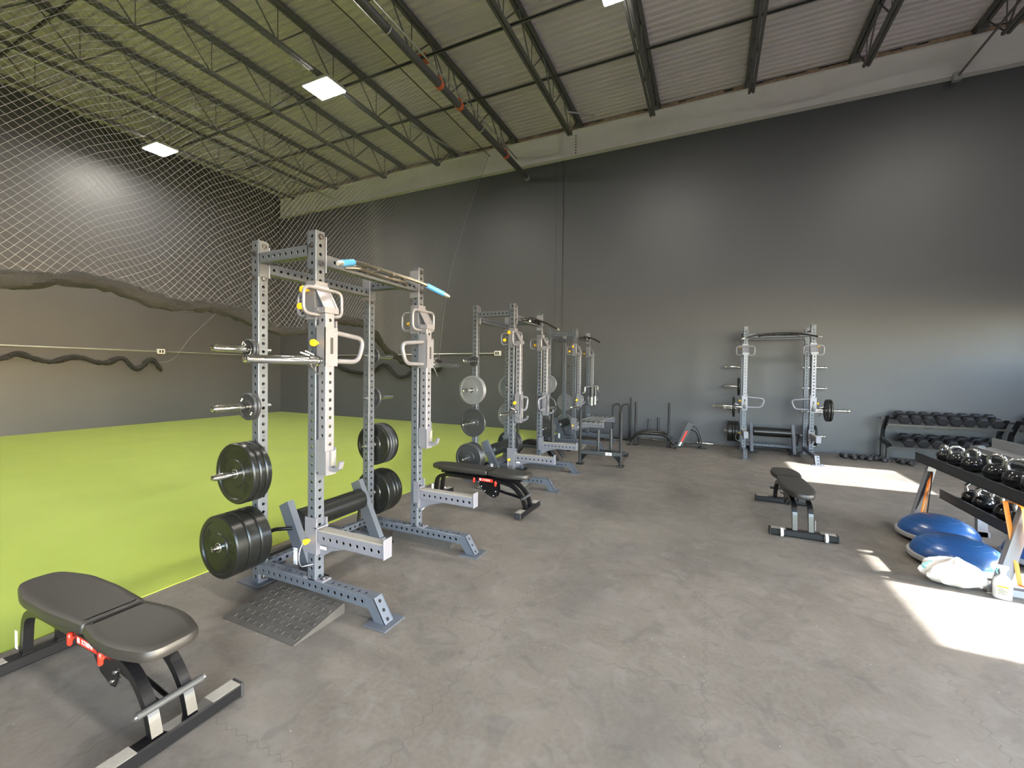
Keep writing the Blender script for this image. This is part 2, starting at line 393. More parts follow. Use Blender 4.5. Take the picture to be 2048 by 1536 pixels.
# lamps; those out of frame are unseen, added to fill the room with light
LP = [((-13.19,6.29),'left-hand glowing high bay lamp behind the net'),((-7.23,6.31),'middle glowing high bay lamp beside the top of the net'),((-1.26,6.45),'glowing high bay lamp cut by the top edge of the photo'),
      ((4.7,6.7),'unseen high bay lamp over the dumbbell racks, added for fill light'),((-13.2,.2),'unseen high bay lamp over the near turf, added for fill light'),((-7.2,.2),'unseen high bay lamp over the near turf edge, added for fill light'),((-1.2,.2),'unseen high bay lamp above the camera, added for fill light'),((4.7,.2),'unseen high bay lamp behind the camera to the right, added for fill light')]
L0 = None
for (x, y), lab in LP:
    if L0 is None:
        L0 = thing('high_bay_lamp', lab, 'ceiling lamp', (x,y,7.35), 0, 'high bay lamps')
        mb = MB(); mb.box((-.36,-.26,.03),(.36,.26,.09), c=.012); mb.build('housing','lampf',L0)
        for sx in (-.17,.17):
            mb = MB(); mb.box((sx-.155,-.235,.015),(sx+.155,.235,.028)); mb.build('light_panel','lamp',L0)
        for sx in (-.3,.3):
            mb = MB(); mb.tube([(sx,0,.08),(sx*.4,0,.5),(0,0,.86)], .004, 5); mb.build('hanging_wire','galv',L0)
    else: copy_tree(L0, (x,y,7.35), None, lab)
S0 = None
for x, y, lab in ((-11.47,6.17,'round white ceiling disc to the left, between two lamps'),(-9.37,6.9,'round white ceiling disc nearer the middle lamp')):
    mb = MB(); mb.lathe([(.0,7.86),(.12,7.86),(.15,7.9),(.15,7.94),(0,7.94)], 20, Matrix.Translation((x,y,0))); mb.tube([(x,y,7.93),(x,y,8.26)], .012, 6)
    tag(mb.build('ceiling_disc','white'), lab, 'detector', 'white ceiling discs')

# hanging support pipe of the far net
t = thing('net_support_pipe','long silver pipe hung from the roof across the left of the photo','pipe',(-12.,3.,7.6))
mb = MB(); mb.tube([(-12.,YW0+.2,7.62),(-12.,11.05,7.60)], .028, 10); mb.build('pipe','galv',t,(-12.,3.,7.6))
for y in (1.2,2.8,4.2,5.58,7.26,7.83,9.43):
    mb = MB(); mb.tube([(-12.,y,7.6),(-12.,y,8.24)], .008, 6); mb.box((-12.03,y-.03,7.57),(-11.97,y+.03,7.66)); mb.build('hanger','galv',t,(-12.,3.,7.6))
# wall conduit with boxes
t = thing('wall_conduit','thin metal conduit with white socket boxes running round the dark walls','conduit',(-15.05,7.17,2.13))
o3 = (-15.05,7.17,2.13)
mb = MB(); mb.tube([(-15.06,YW0+.2,2.16),(-15.06,11.06,2.14)], .02, 8); mb.build('pipe','galv',t,o3)
mb = MB(); mb.tube([(-15.0,11.11,2.15),(-5.68,11.11,2.19)], .02, 8); mb.build('pipe','galv',t,o3)
for p in ((-15.06,7.17,2.15),(-5.65,11.11,2.19)):
    mb = MB(); a = (.04,.1,.07) if p[0] < -10 else (.1,.04,.07)
    mb.box(tuple(p[i]-a[i] for i in range(3)), tuple(p[i]+a[i] for i in range(3)), c=.01); k = mb.build('socket_box','white',t,o3)
    mb = MB()
    for s in (-.035,.035):
        if p[0] < -10: mb.box((p[0]+.035,p[1]+s-.022,p[2]-.04),(p[0]+.045,p[1]+s+.022,p[2]+.04))
        else: mb.box((p[0]+s-.022,p[1]-.046,p[2]-.04),(p[0]+s+.022,p[1]-.036,p[2]+.04))
    mb.build('socket','dmark',k,o3)

# ------------------------------------------------------------------ power rack
W = .08; YF = 1.256         # tube width, outside width of a rack
RACKS = [((-2.5355,2.144), .0063), ((-2.583,5.605), .0199), ((-2.711,9.177), .0046), ((.61,10.10), -PI/2)]
RN = ['nearest rack', 'second rack', 'third rack', 'wall rack']
def RT(i):
    (x, y), a = RACKS[i]; return Matrix.Translation((x,y,0)) @ Matrix.Rotation(a, 4, 'Z')
rack = thing('power_rack','x','rack',(0,0,0),0,'steel power racks'); RO = (-.3,.628,0)
def rp(mb, name, m, p=rack): return mb.build(name, m, p, RO)
for (x, y, z0, z1) in ((-.652,.04,.008,2.66),(-.652,1.216,.008,2.585),(-.04,.04,.16,2.66),(-.04,1.216,.16,2.66)):
    mb = MB(); ptube(mb, (x,y,z0), 'z', z1-z0, first=(2.62-z0) % PITCH, end=z1-z0-.02); up = rp(mb,'upright','rackp')
for y in (.04, 1.216):
    mb = MB(); ptube(mb, (-.612,y,.12), 'x', 1.102, first=.05, end=1.09, caps=False)
    poly = [(.49,.16),(.54,.16),(.64,.006),(.548,.006),(.4987,.0752),(.49,.08)]
    n = len(poly)
    mb.add([(a,y-.04,b) for a,b in poly], [tuple(range(n))[::-1]]); mb.add([(a,y+.04,b) for a,b in poly], [tuple(range(n))])
    mb.add([(.49,y-.04,.16),(.54,y-.04,.16),(.54,y+.04,.16),(.49,y+.04,.16)], [(0,1,2,3)])
    mb.add([(.49,y-.04,.08),(.4987,y-.04,.0752),(.548,y-.04,.006),(.548,y+.04,.006),(.4987,y+.04,.0752),(.49,y+.04,.08)], [(0,5,4,1),(1,4,3,2)])
    # perforated sloping front face
    d = Vector((.10,0,-.154)).normalized(); nrm = Vector((.154,0,.10)).normalized(); L = .1836
    Q = F(Vector((0,-1,0)), nrm*-1, d, Vector((.54,y,.16)))
    S = MB(); ptube(S, (0,0,0), 'z', L, w=.08, h=.002, first=.033, sides=(0,), caps=False, end=L-.02)
    m0 = len([1 for _ in S.f]); mb.add([tuple(Q @ Vector((p[0],p[1]+.001,p[2]))) for p in S.v], S.f)
    mb.box((.50,y-.036,.03),(.51,y+.036,.09)) if False else None
    rp(mb,'base_beam','rackp')
    mb = MB(); mb.box((.505,y-.10,0),(.69,y+.10,.008), c=.003); rp(mb,'foot_plate','rack')
    mb = MB(); mb.box((-.80,y-.09,0),(-.56,y+.09,.008), c=.003); rp(mb,'foot_plate','rack')
    mb = MB(); mb.box((-.125,y-.04,.16),(.07,y+.04,.168)); rp(mb,'joint_plate','arm')
for y, z in ((.04,2.523),(1.216,2.523)):
    mb = MB(); ptube(mb, (-.612,y,z), 'x', .532, first=.048, end=.5, caps=False); rp(mb,'crossbar','rackp')
    mb = MB(); mb.box((-.612,y-.04,z-.14),(-.605,y+.04,z+.13)); rp(mb,'joint_plate','rack')
    mb = MB(); mb.box((-.087,y-.04,z-.15),(-.08,y+.04,z+.13)); rp(mb,'joint_plate','rack')
mb = MB(); ptube(mb, (-.652,.08,2.455), 'y', 1.096, first=.05, end=1.06, caps=False); rp(mb,'side_beam','rackp')
mb = MB(); ptube(mb, (-.04,.08,2.465), 'y', 1.096, first=.09, end=1.04, caps=False); rp(mb,'side_beam','rackp')
for y in (.08,1.168):
    mb = MB(); mb.box((-.10,y,2.37),(.01,y+.008,2.63), c=.003); rp(mb,'joint_plate','arm')
    mb = MB(); mb.box((-.70,y,2.38),(-.60,y+.008,2.62), c=.003); rp(mb,'joint_plate','arm')
mb = MB(); ptube(mb, (-.652,.08,.12), 'y', 1.096, w=.06, h=.06, first=.05, end=1.06, caps=False); rp(mb,'rear_floor_beam','rackp')
# bolts
B0 = None
def bolt(p, ax):
    global B0
    m = MB(); hexbolt(m, p, ax); return rp(m,'bolt','dbolt')
for y, s in ((0.,'-y'),(YF,'+y')):
    for x in (-.652,-.04):
        for z in (2.558,2.37) : bolt((x,y,z), s)
    bolt((-.652,y,.245), s)
for y in (.04,1.216):
    for z in (2.62,2.433): bolt((0,y,z), '+x')
    bolt((-.612,y,2.62),'+x'); bolt((-.612,y,2.37),'+x'); bolt((-.612,y,.05),'+x')
    for x in (-.105,.04): bolt((x,y,.168), '+z'); bolt((x,y,.08), '-z')
# pegs
PZ = (1.82,1.386,.893,.386)
PEGMB = {}
for s in (0, 1):
    for z in PZ:
        mb = MB(); M4 = Matrix.Translation((-.652,0,z)) @ Matrix.Rotation(PI/2,4,'X')
        mb.lathe([(.0,.0),(.034,.0),(.034,.012),(.024,.014),(.024,.285),(.021,.29),(.020,.315),(.012,.318),(.012,.30),(0,.30)], 20, M4)
        p = mb.build('weight_peg','chrome',rack,RO, mirror=YF if s else None)
        mb = MB(); mb.tube([(-.652,.08,z),(-.652,.125,z)], .013, 10); mb.tube([(-.652,.08,z),(-.652,.092,z)], .022, 6)
        mb.build('peg_bolt','bolt',rack,RO, mirror=YF if s else None)
# hole numbers
mb = MB()
for xf in (-.612,):
    for y in (.04,):
        for n in range(3, 33, 3):
            z = 2.245 - (30-n)*PITCH + PITCH/2
            text_mb(mb, str(n), .025, F((0,1,0),(0,0,1),(1,0,0),(xf+.0008,y,z)), .0006)
for n in range(3, 33, 3):
    z = 2.245 - (30-n)*PITCH + PITCH/2
    text_mb(mb, str(n), .025, F((0,1,0),(0,0,1),(1,0,0),(-.6112,1.216,z)), .0006)
rp(mb,'hole_numbers','dmark')
# multi grip pull-up bar
mb = MB()
path = rounded([(.24,.0,2.40),(.14,.24,2.475),(.075,.45,2.495),(.07,.628,2.497),(.075,.806,2.495),(.14,1.016,2.475),(.24,1.256,2.40)], .12, 5)
mb.tube(path, .0165, 12)
mb.tube(rounded([(-.0,.27,2.45),(.06,.34,2.46),(.02,.628,2.462),(.06,.916,2.46),(-.0,.986,2.45)], .08, 4), .015, 10)
rp(mb,'pull_up_bar','bar')
for yy, dx in ((.36,.03),(.50,.06),(.756,.06),(.896,.03)):
    mb = MB(); mb.tube([(-.01,yy,2.47),(.10,yy+(.05 if yy < .6 else -.05),2.488)], .016, 10); rp(mb,'short_grip','bar')
    mb = MB(); mb.tube([(.0,yy,2.47),(.012,yy,2.472)], .024, 12); rp(mb,'grip_collar','galv')
for s in (1,-1):
    yy = lambda v: .628 + s*(v-.628)
    mb = MB(); mb.tube([(.236,yy(.01),2.403),(.165,yy(.18),2.456)], .0235, 16); rp(mb,'blue_grip','blue')['label'] = 'bright blue grip sleeve'
    mb = MB(); mb.tube([(.262,yy(-.05),2.384),(.252,yy(-.03),2.391),(.236,yy(.01),2.403)], [.012,.019,.019], 12); rp(mb,'bar_end','galv')
rlab = ['grey perforated power rack nearest the camera, with blue grips on its pull-up bar','grey power rack standing second in the row beside the turf','grey power rack at the far end of the row, nearest the back wall','grey power rack standing alone against the back wall, beside the dumbbell racks']
def placed(o, off, i, lab=None, **k):
    T = RT(i); loc = T @ Vector(off); c = copy_tree(o, loc, (0,0,RACKS[i][1]), lab, **k); return c
for i in (1,2,3):
    c = placed(rack, RO, i, rlab[i], skip=('blue_grip',))
    for k in kids(c):
        if k.name.startswith('pull_up_bar') or k.name.startswith('short_grip'):
            k.material_slots[0].link = 'OBJECT'; k.material_slots[0].material = M['black']
T = RT(0); rack.location = T @ Vector(RO); rack.rotation_euler = (0,0,RACKS[0][1]); rack['label'] = rlab[0]

# ------------------------------------------------------------------ lever (jammer) arms
SIDE = ['near post','far post']
def side_txt(i, s): return ('left' if s == 0 else 'right')+' post of the wall rack' if i == 3 else SIDE[s]+' of the '+RN[i]
def make_arm(s):
    O = (.06, .04 if s == 0 else YF-.04, .92); mir = YF if s else None
    t = thing('lever_arm','x','lever arm',(0,0,0),0,'hanging lever arms')
    b = lambda mb, n, m, p=t, o=O: mb.build(n, m, p, o, mirror=mir)
    mb = MB(); ptube(mb, (.06,.04,.93), 'z', 1.155, w=.076, first=.03, end=1.13); b(mb,'arm_tube','armp')
    mb = MB()                                   # pivot sleeve round the post
    mb.box((-.092,-.012,2.03),(.004,-.002,2.30)); mb.box((-.092,.082,2.03),(.004,.092,2.30)); mb.box((-.096,-.012,2.03),(-.086,.092,2.30)); mb.box((.002,-.012,2.03),(.012,.092,2.30))
    b(mb,'pivot_sleeve','arm')
    mb = MB()                                   # gussets from the sleeve to the arm head
    for y in (-.014,.094):
        mb.tube([(.006,y,2.27),(.108,y,2.10)], .008, 4, flat=(.005,.012)); mb.tube([(.006,y,2.27),(.006,y,2.09)], .006, 4)
    mb.add([(.012,-.012,2.265),(.012,.088,2.265),(.10,.088,2.11),(.10,-.012,2.11)], [(0,1,2,3)])
    mb.box((.01,-.022,2.07),(.114,.10,2.11)); mb.tube([(.045,-.035,2.09),(.045,.115,2.09)], .014, 10)
    b(mb,'arm_head','arm')
    mb = MB(); mb.tube(rounded([(.03,-.125,2.06),(.03,-.125,2.245),(.03,.205,2.245),(.03,.205,2.06)], .055, 5, True), .0125, 10, closed=True); b(mb,'top_handle','arm')
    mb = MB(); mb.tube(rounded([(-.09,.04,2.235),(-.225,.04,2.235),(-.225,.04,2.06),(-.09,.04,2.06)], .06, 5), .0115, 10); b(mb,'rear_handle','arm')
    for p in ((-.155,.02,2.13),(-.06,-.035,2.235)):
        mb = MB(); q = Matrix.Translation(p) @ Matrix.Rotation(R(90),4,'X'); mb.lathe([(0,-.03),(.010,-.03),(.010,0),(.022,.006),(.026,.018),(.022,.034),(0,.036)], 14, q); b(mb,'pin_knob','yellow')['label'] = 'yellow pull-pin knob'
    # trolley sleeve (own height per rack)
    TO = (.06,.04,1.84)
    tr = MB(); tr.box((.012,-.012,1.70),(.108,-.002,1.985)); tr.box((.012,.082,1.70),(.108,.092,2.02)); tr.box((.098,-.012,1.70),(.112,.092,1.97)); tr.box((.010,-.012,1.70),(.02,.092,1.97))
    for q in ((.112,.0,1.95),(.112,.08,1.95),(.112,.0,1.72)): tr.lathe([(0,0),(.005,0),(.005,.003),(0,.004)], 8, Matrix.Translation(q) @ Matrix.Rotation(PI/2,4,'Y'))
    trolley = tr.build('trolley_sleeve','arm',t,TO, mirror=mir); trolley.location = Vector(TO)-Vector((O[0],.04,O[2]))
    if mir:
        for v in trolley.data.vertices: v.co.y = v.co.y + TO[1] - (YF-.04)
    def bt(mb, n, m):
        o = mb.build(n, m, trolley, TO, mirror=mir)
        if mir:
            for v in o.data.vertices: v.co.y = v.co.y + TO[1] - (YF-.04)
        return o
    mb = MB(); mb.tube(rounded([(.06,.09,1.945),(.06,.40,1.915),(.06,.345,1.735),(.06,.09,1.735)], .07, 5), .0175, 12); bt(mb,'side_handle','arm')
    mb = MB(); q = Matrix.Translation((.06,-.012,1.735)) @ Matrix.Rotation(PI/2,4,'X')
    mb.lathe([(0,0),(.036,0),(.036,.028),(.026,.03),(.026,.50),(.023,.505),(.023,.535),(.014,.538),(.014,.52),(0,.52)], 20, q); bt(mb,'loading_sleeve','chrome')
    mb = MB(); q = Matrix.Translation((.035,-.012,1.86)) @ Matrix.Rotation(PI/2,4,'X')
    mb.lathe([(0,0),(.010,0),(.010,.016),(.022,.022),(.026,.034),(.022,.05),(0,.052)], 14, q); bt(mb,'pin_knob','yellow')['label'] = 'yellow pull-pin knob'
    mb = MB(); mb.box((.112,.028,1.785),(.1135,.052,1.90)); bt(mb,'name_plate','dmark')['label'] = 'small dark name plate'
    # collar clip on the sleeve
    mb = MB(); mb.tube([(.06,-.06,1.735),(.06,-.115,1.735)], .034, 14); mb.tube([(.06,-.09,1.70),(.10,-.08,1.65),(.13,-.05,1.62)], .006, 6); mb.tube([(.06,-.1,1.77),(.02,-.14,1.79)], .007, 6); mb.tube([(.06,-.07,1.775),(.06,-.14,1.80)], .007, 6)
    bt(mb,'spring_collar','bolt')
    # hook at the lower end
    mb = MB(); mb.box((.014,-.006,.95),(.10,.0,1.18)); mb.box((.014,.08,.95),(.106,.086,1.12)); mb.box((.10,-.006,.93),(.108,.086,1.10)); b(mb,'hook_bracket','arm')
    mb = MB(); poly = [(.108,.96),(.16,.955),(.20,.98),(.215,1.03),(.20,1.035),(.185,1.0),(.155,.985),(.108,.99)]; mb.prism(poly,.02,.06); mb.box((.108,.025,.99),(.118,.055,1.10)); b(mb,'hook','arm')
    mb = MB(); mb.box((.118,.027,.995),(.127,.053,1.09)); b(mb,'hook_pad','greyp')
    return t
TZ = [(1.84,1.84),(1.20,1.14),(1.03,1.0),(1.09,1.09)]
ARM = [make_arm(0), make_arm(1)]
for i in (1,2,3,0):
    for s in (0,1):
        off = (.06, .04 if s == 0 else YF-.04, .92)
        lab = 'light grey perforated lever arm hanging from the ' + side_txt(i, s)
        if i == 0:
            o = ARM[s]; o.location = RT(0) @ Vector(off); o.rotation_euler = (0,0,RACKS[0][1]); o['label'] = lab
        else: o = placed(ARM[s], off, i, lab)
        for c in kids(o):
            if c.name.startswith('trolley'): c.location.z = TZ[i][s]-.92
# ------------------------------------------------------------------ spotter arms
def make_spot(s):
    O = (.02, .04 if s == 0 else YF-.04, .35); mir = YF if s else None
    t = thing('spotter_arm','x','spotter arm',(0,0,0),0,'horizontal spotter arms')
    b = lambda mb, n, m: mb.build(n, m, t, O, mirror=mir)
    mb = MB(); ptube(mb, (.015,.04,.478), 'x', .60, w=.07, h=.09, first=.06, end=.57, sides=(1,3)); b(mb,'arm_tube','armp')
    mb = MB(); mb.box((-.092,-.010,.36),(.02,-.001,.615)); mb.box((-.04,.081,.40),(.02,.09,.60)); mb.box((.001,-.004,.35),(.012,.084,.55)); mb.box((.001,-.01,.54),(.03,.09,.55)); b(mb,'post_bracket','arm')
    mb = MB(); mb.prism([(.01,.435),(.30,.435),(.12,.385),(.01,.32)],.032,.048); b(mb,'gusset','arm')
    mb = MB(); mb.box((.615,.0,.43),(.625,.08,.565), c=.002); b(mb,'end_plate','arm')
    mb = MB(); mb.box((.02,.006,.523),(.61,.074,.533)); b(mb,'wear_strip','greyp')
    mb = MB(); mb.lathe([(0,0),(.012,0),(.012,.012),(.02,.016),(.02,.04),(0,.042)], 12, Matrix.Translation((-.05,-.01,.45)) @ Matrix.Rotation(PI/2,4,'X')); b(mb,'pin_knob','yellow')['label'] = 'yellow pull-pin knob'
    mb = MB(); pts = [(-.05,-.05,.45)] + [(-.05+.02*math.sin(a), -.05-.06*math.sin(a), .45-.17*(1-math.cos(a))/2) for a in [R(20*k) for k in range(1,10)]] + [(-.02,.0,.28)]
    mb.tube(rounded(pts,.02,2), .003, 5); b(mb,'wire_lanyard','galv')
    mb = MB(); mb.box((.05,-.0015,.405),(.11,.0,.425)); 
    b(mb,'sticker','wlabel')['label'] = 'white sticker'
    return t
SP = [make_spot(0), make_spot(1)]
SPZ = [0,-.06,.03,-.02]
for i in (1,2,3,0):
    for s in (0,1):
        off = (.02, .04 if s == 0 else YF-.04, .35 + SPZ[i])
        lab = 'grey perforated spotter arm on the ' + side_txt(i, s)
        if i == 0: o = SP[s]; o.location = RT(0) @ Vector(off); o.rotation_euler = (0,0,RACKS[0][1]); o['label'] = lab
        else: o = placed(SP[s], off, i, lab)
# ------------------------------------------------------------------ roller benches inside the racks
t = thing('roller_bench','x','roller',(0,0,0),0,'padded roller stands'); O = (-.45,.6,0)
b = lambda mb, n, m, p=t: mb.build(n, m, p, O)
for y in (.215,.985):
    Q = F((math.cos(R(-28)),0,-math.sin(R(-28))*-1),(0,1,0),(math.sin(R(-28)),0,math.cos(R(-28))),(-.31,y,.045))
    mb = MB(); a = R(-27); 
    for_ = [( -.055,.0),(.055,.0),(.055,.60),(-.055,.60)]
    poly = [(-.31+u*math.cos(a)+w*math.sin(a), .05-u*math.sin(a)+w*math.cos(a)) for u, w in for_]
    mb.prism(poly, y-.028, y+.028); b(mb,'side_arm','rack')
    mb = MB(); mb.box((-.96,y-.03,.03),(-.24,y+.03,.085), c=.006); b(mb,'floor_rail','rack')
    mb = MB(); mb.box((-.34,y-.1,0),(-.20,y+.1,.03), c=.008); b(mb,'foot_pad','black')
    mb = MB(); mb.box((-.96,y-.05,0),(-.86,y+.05,.03), c=.008); b(mb,'foot_pad','black')
mb = MB(); mb.tube([(-.50,.245,.43),(-.50,.26,.43),(-.50,.94,.43),(-.50,.955,.43)], [.06,.095,.095,.06], 28); b(mb,'roller_pad','rubber')
mb = MB(); mb.tube([(-.92,.21,.055),(-.92,.99,.055)], .025, 10); b(mb,'cross_tube','black')
mb = MB(); mb.tube(rounded([(-.48,.19,.40),(-.60,.10,.40),(-.66,.09,.33),(-.66,.12,.06)], .06, 5), .016, 10); b(mb,'bent_handle','black')
mb = MB(); mb.tube(rounded([(-.48,1.01,.40),(-.60,1.10,.40),(-.66,1.11,.33),(-.66,1.08,.06)], .06, 5), .016, 10); b(mb,'bent_handle','black')
mb = MB(); mb.box((-.455,.182,.12),(-.415,.186,.23), F((math.cos(R(0)),0,0),(0,1,0),(0,0,1),(0,0,0))); mb.box((-.455,.182,.235),(-.415,.188,.25)); b(mb,'warning_label','wlabel')['label'] = 'white warning label'
rl = ['black padded roller between slanted grey arms, inside the nearest rack','black padded roller between slanted grey arms, inside the second rack','black padded roller between slanted grey arms, inside the third rack','black padded roller on upright grey arms, inside the wall rack']
for i in (1,2,3): placed(t, O, i, rl[i])
t.location = RT(0) @ Vector(O); t.rotation_euler = (0,0,RACKS[0][1]); t['label'] = rl[0]

# ------------------------------------------------------------------ weight plates
def bumper(R0, th, letters=True, hub=.055):
    mb = MB(); h = th/2
    mb.lathe([(.0275,-h+.004),(.05,-h+.004),(.05,-h+.001),(.10*R0/.227,-h+.001),(.105*R0/.227,-h+.008),(.185*R0/.227,-h+.008),(.192*R0/.227,-h),(R0-.008,-h),(R0,-h+.008),(R0,h-.008),(R0-.008,h),(.192*R0/.227,h),(.185*R0/.227,h-.008),(.105*R0/.227,h-.008),(.10*R0/.227,h-.001),(.05,h-.001),(.0275,h-.004),(.0275,-h+.004)], 48)
    if letters:
        random.seed(int(R0*1000))
        for base in (0, PI):
            for k in range(9):
                a = base - .9 + .2*k
                if random.random() < .12: continue
                r0, r1 = .128*R0/.227, .168*R0/.227
                for side in (-1, 1):
                    z0, z1 = side*(h-.008), side*(h-.0055)
                    mb.box((r0,-.008,min(z0,z1)),(r1,-.003,max(z0,z1)), Matrix.Rotation(a,4,'Z'))
                    mb.box((r0,.004,min(z0,z1)),(r1,.009,max(z0,z1)), Matrix.Rotation(a,4,'Z'))
                    mb.box((r0+(r1-r0)*random.choice((0,.4,.8)),-.004,min(z0,z1)),(r0+(r1-r0)*random.choice((.9,1.)),.005,max(z0,z1)), Matrix.Rotation(a,4,'Z'))
    return mb
PT = {}
def proto(key, mb, m, insert=True):
    t = bpy.data.objects.new('weight_plate', None)
    PT[key] = []
    me = mb.build('disc', m); COL.objects.unlink(me); PT[key].append(me.data); bpy.data.objects.remove(me)
    if insert:
        q = MB(); h = key[1]/2
        q.lathe([(.0275,-h-.0005),(.034,-h-.0005),(.036,-h+.004)], 20); q.lathe([(.036,h-.004),(.034,h+.0005),(.0275,h+.0005),(.0275,-h)], 20)
        me = q.build('steel_hub','bolt'); COL.objects.unlink(me); PT[key].append(me.data); bpy.data.objects.remove(me)
    bpy.data.objects.remove(t)
proto((.227,.085,'b'), bumper(.227,.085), 'rubber'); proto((.227,.045,'b'), bumper(.227,.045), 'rubber'); proto((.215,.04,'b'), bumper(.215,.04), 'rubber')
proto((.215,.035,'i'), bumper(.215,.035), 'iron'); proto((.215,.035,'d'), bumper(.215,.035), 'diron')
proto((.105,.024,'d'), bumper(.105,.024,False), 'diron', False); proto((.082,.02,'d'), bumper(.082,.02,False), 'diron', False); proto((.2,.04,'b'), bumper(.2,.04), 'rubber')
def plate(key, Mw, lab, grp):
    t = thing('weight_plate', lab, 'weight plate', Mw.translation, 0, grp); t.rotation_euler = Mw.to_euler()
    for nm, d in zip(('disc','steel_hub'), PT[key]):
        o = bpy.data.objects.new(nm, d); COL.objects.link(o); o.parent = t
    return t
ORD = ['innermost','second outward','third outward','fourth outward','fifth outward']
PEGN = ['top','second','third','lowest']
def desc(key):
    r, th, m = key
    if m == 'i': return 'pale grey iron plate'
    if m == 'd': return 'dark grey iron plate' if r > .15 else ('small dark iron plate' if r < .09 else 'small dark iron plate')
    return 'thick black bumper plate' if th > .06 else 'thin black bumper plate'
def load(i, s, peg, keys, gap=.004):
    y = .016
    for n, k in enumerate(keys):
        yc = -(y + k[1]/2); y += k[1] + gap
        yy = yc if s == 0 else YF-yc
        Mw = RT(i) @ Matrix.Translation((-.652, yy, PZ[peg] - (.0 if True else 0))) @ Matrix.Rotation(PI/2 if s == 0 else -PI/2, 4, 'X')
        sd = (('left' if s == 0 else 'right') if i == 3 else ('near' if s == 0 else 'far'))
        pos = 'only one' if len(keys) == 1 else ('outermost' if n == len(keys)-1 else ORD[n])
        plate(k, Mw, '%s, %s, %s peg, %s side of the %s' % (desc(k), pos, PEGN[peg], sd, RN[i]), 'plates on the %s' % RN[i])
A, Bm, Cm, I, D, S5, S2, B2 = (.227,.085,'b'), (.227,.045,'b'), (.215,.04,'b'), (.215,.035,'i'), (.215,.035,'d'), (.105,.024,'d'), (.082,.02,'d'), (.2,.04,'b')
load(0,0,0,[S2,S2]); load(0,0,1,[S5,S5]); load(0,0,2,[Bm,Bm,Bm]); load(0,0,3,[A,A,A])
load(0,1,0,[S2]); load(0,1,1,[S5,S2]); load(0,1,2,[Cm,D,D,Cm]); load(0,1,3,[A,Bm,Bm,Cm])
load(1,0,0,[S2]); load(1,0,1,[I,I]); load(1,0,2,[D]); load(1,0,3,[D,Cm,D,D])
load(1,1,1,[I]); load(1,1,2,[I]); load(1,1,3,[D,Cm,D,D])
load(2,0,1,[I]); load(2,0,2,[I,D]); load(2,0,3,[D,D,D]); load(2,1,2,[I]); load(2,1,3,[I,D])
load(3,0,2,[S5]); load(3,0,1,[B2]); load(3,0,3,[A,Bm,A]); load(3,1,3,[A,Bm])
# plates on the lever-arm sleeves of the wall rack
for s, x in ((0,-.16),(1,YF+.19)):
    Mw = RT(3) @ Matrix.Translation((.06, x, 1.09-.105-.002)) @ Matrix.Rotation(PI/2 if s == 0 else -PI/2,4,'X')
    plate(Cm, Mw, 'black bumper plate loaded on the %s lever arm sleeve of the wall rack' % ('left' if s == 0 else 'right'), 'plates on the lever arm sleeves')
    if s:
        Mw = RT(3) @ Matrix.Translation((.06, YF+.235, .983)) @ Matrix.Rotation(-PI/2,4,'X')
        plate(Cm, Mw, 'outer black bumper plate on the right lever arm sleeve of the wall rack', 'plates on the lever arm sleeves')
# white numbers on the two small near plates
for z, r, s_, yy in ((PZ[0],.056,'2.5',-.0655),(PZ[1],.072,'5',-.0725)):
    pl = [o for o in COL.objects if o.type == 'EMPTY' and o.name.startswith('weight_plate') and 'outermost, %s peg, near side of the nearest' % ('top' if s_ == '2.5' else 'second') in o['label']][0]
    mb = MB(); h = (.02 if s_ == '2.5' else .024)/2
    text_mb(mb, s_, .042, Matrix.Translation((r*.75,-r*.72,h+.001)) @ Matrix.Rotation(-.7,4,'Z'), .001)
    text_mb(mb, s_, .042, Matrix.Translation((-r*.75,r*.72,h+.001)) @ Matrix.Rotation(2.4,4,'Z'), .001)
    mb.build('weight_number','wlabel',pl)
# ------------------------------------------------------------------ ramps
def ramp_thing(ribbed):
    t = thing('rubber_ramp','x','ramp',(0,0,0),0,'rubber ramps under the racks')
    mb = MB(); L, D_, H = .68,.40,.072
    mb.add([(0,0,0),(L,0,0),(L,D_,0),(0,D_,0),(0,0,.006),(L,0,.006),(L,D_,H),(0,D_,H)], [(0,3,2,1),(4,5,6,7),(0,1,5,4),(1,2,6,5),(2,3,7,6),(3,0,4,7)])
    sl = (H-.006)/D_
    for r_ in range(6):
        for c_ in range(10):
            x = .03+c_*.066+(.033 if r_ % 2 else 0); y = .03+r_*.062
            if ribbed: continue
            for (a,b_,c2,d2) in ((x,y,x+.034,y+.004),(x+.030,y,x+.034,y+.028),(x+.030,y+.028,x+.060,y+.032)):
                if c2 > L-.01 or d2 > D_-.01: continue
                mb.add([(a,b_,.006+sl*b_),(c2,b_,.006+sl*b_),(c2,d2,.006+sl*d2),(a,d2,.006+sl*d2),(a,b_,.011+sl*b_),(c2,b_,.011+sl*b_),(c2,d2,.011+sl*d2),(a,d2,.011+sl*d2)], [(4,5,6,7),(0,1,5,4),(1,2,6,5),(2,3,7,6),(3,0,4,7)])
    mb.build('wedge','ramp',t)
    if ribbed:
        mb = MB()
        for k in range(9):
            y = .03+k*.042; mb.tube([(.01,y,.012+sl*y),(L-.01,y,.012+sl*y)], .005, 6)
        mb.build('rib','greyp',t)
    return t
rmp = [ramp_thing(False), ramp_thing(True)]
k = 0
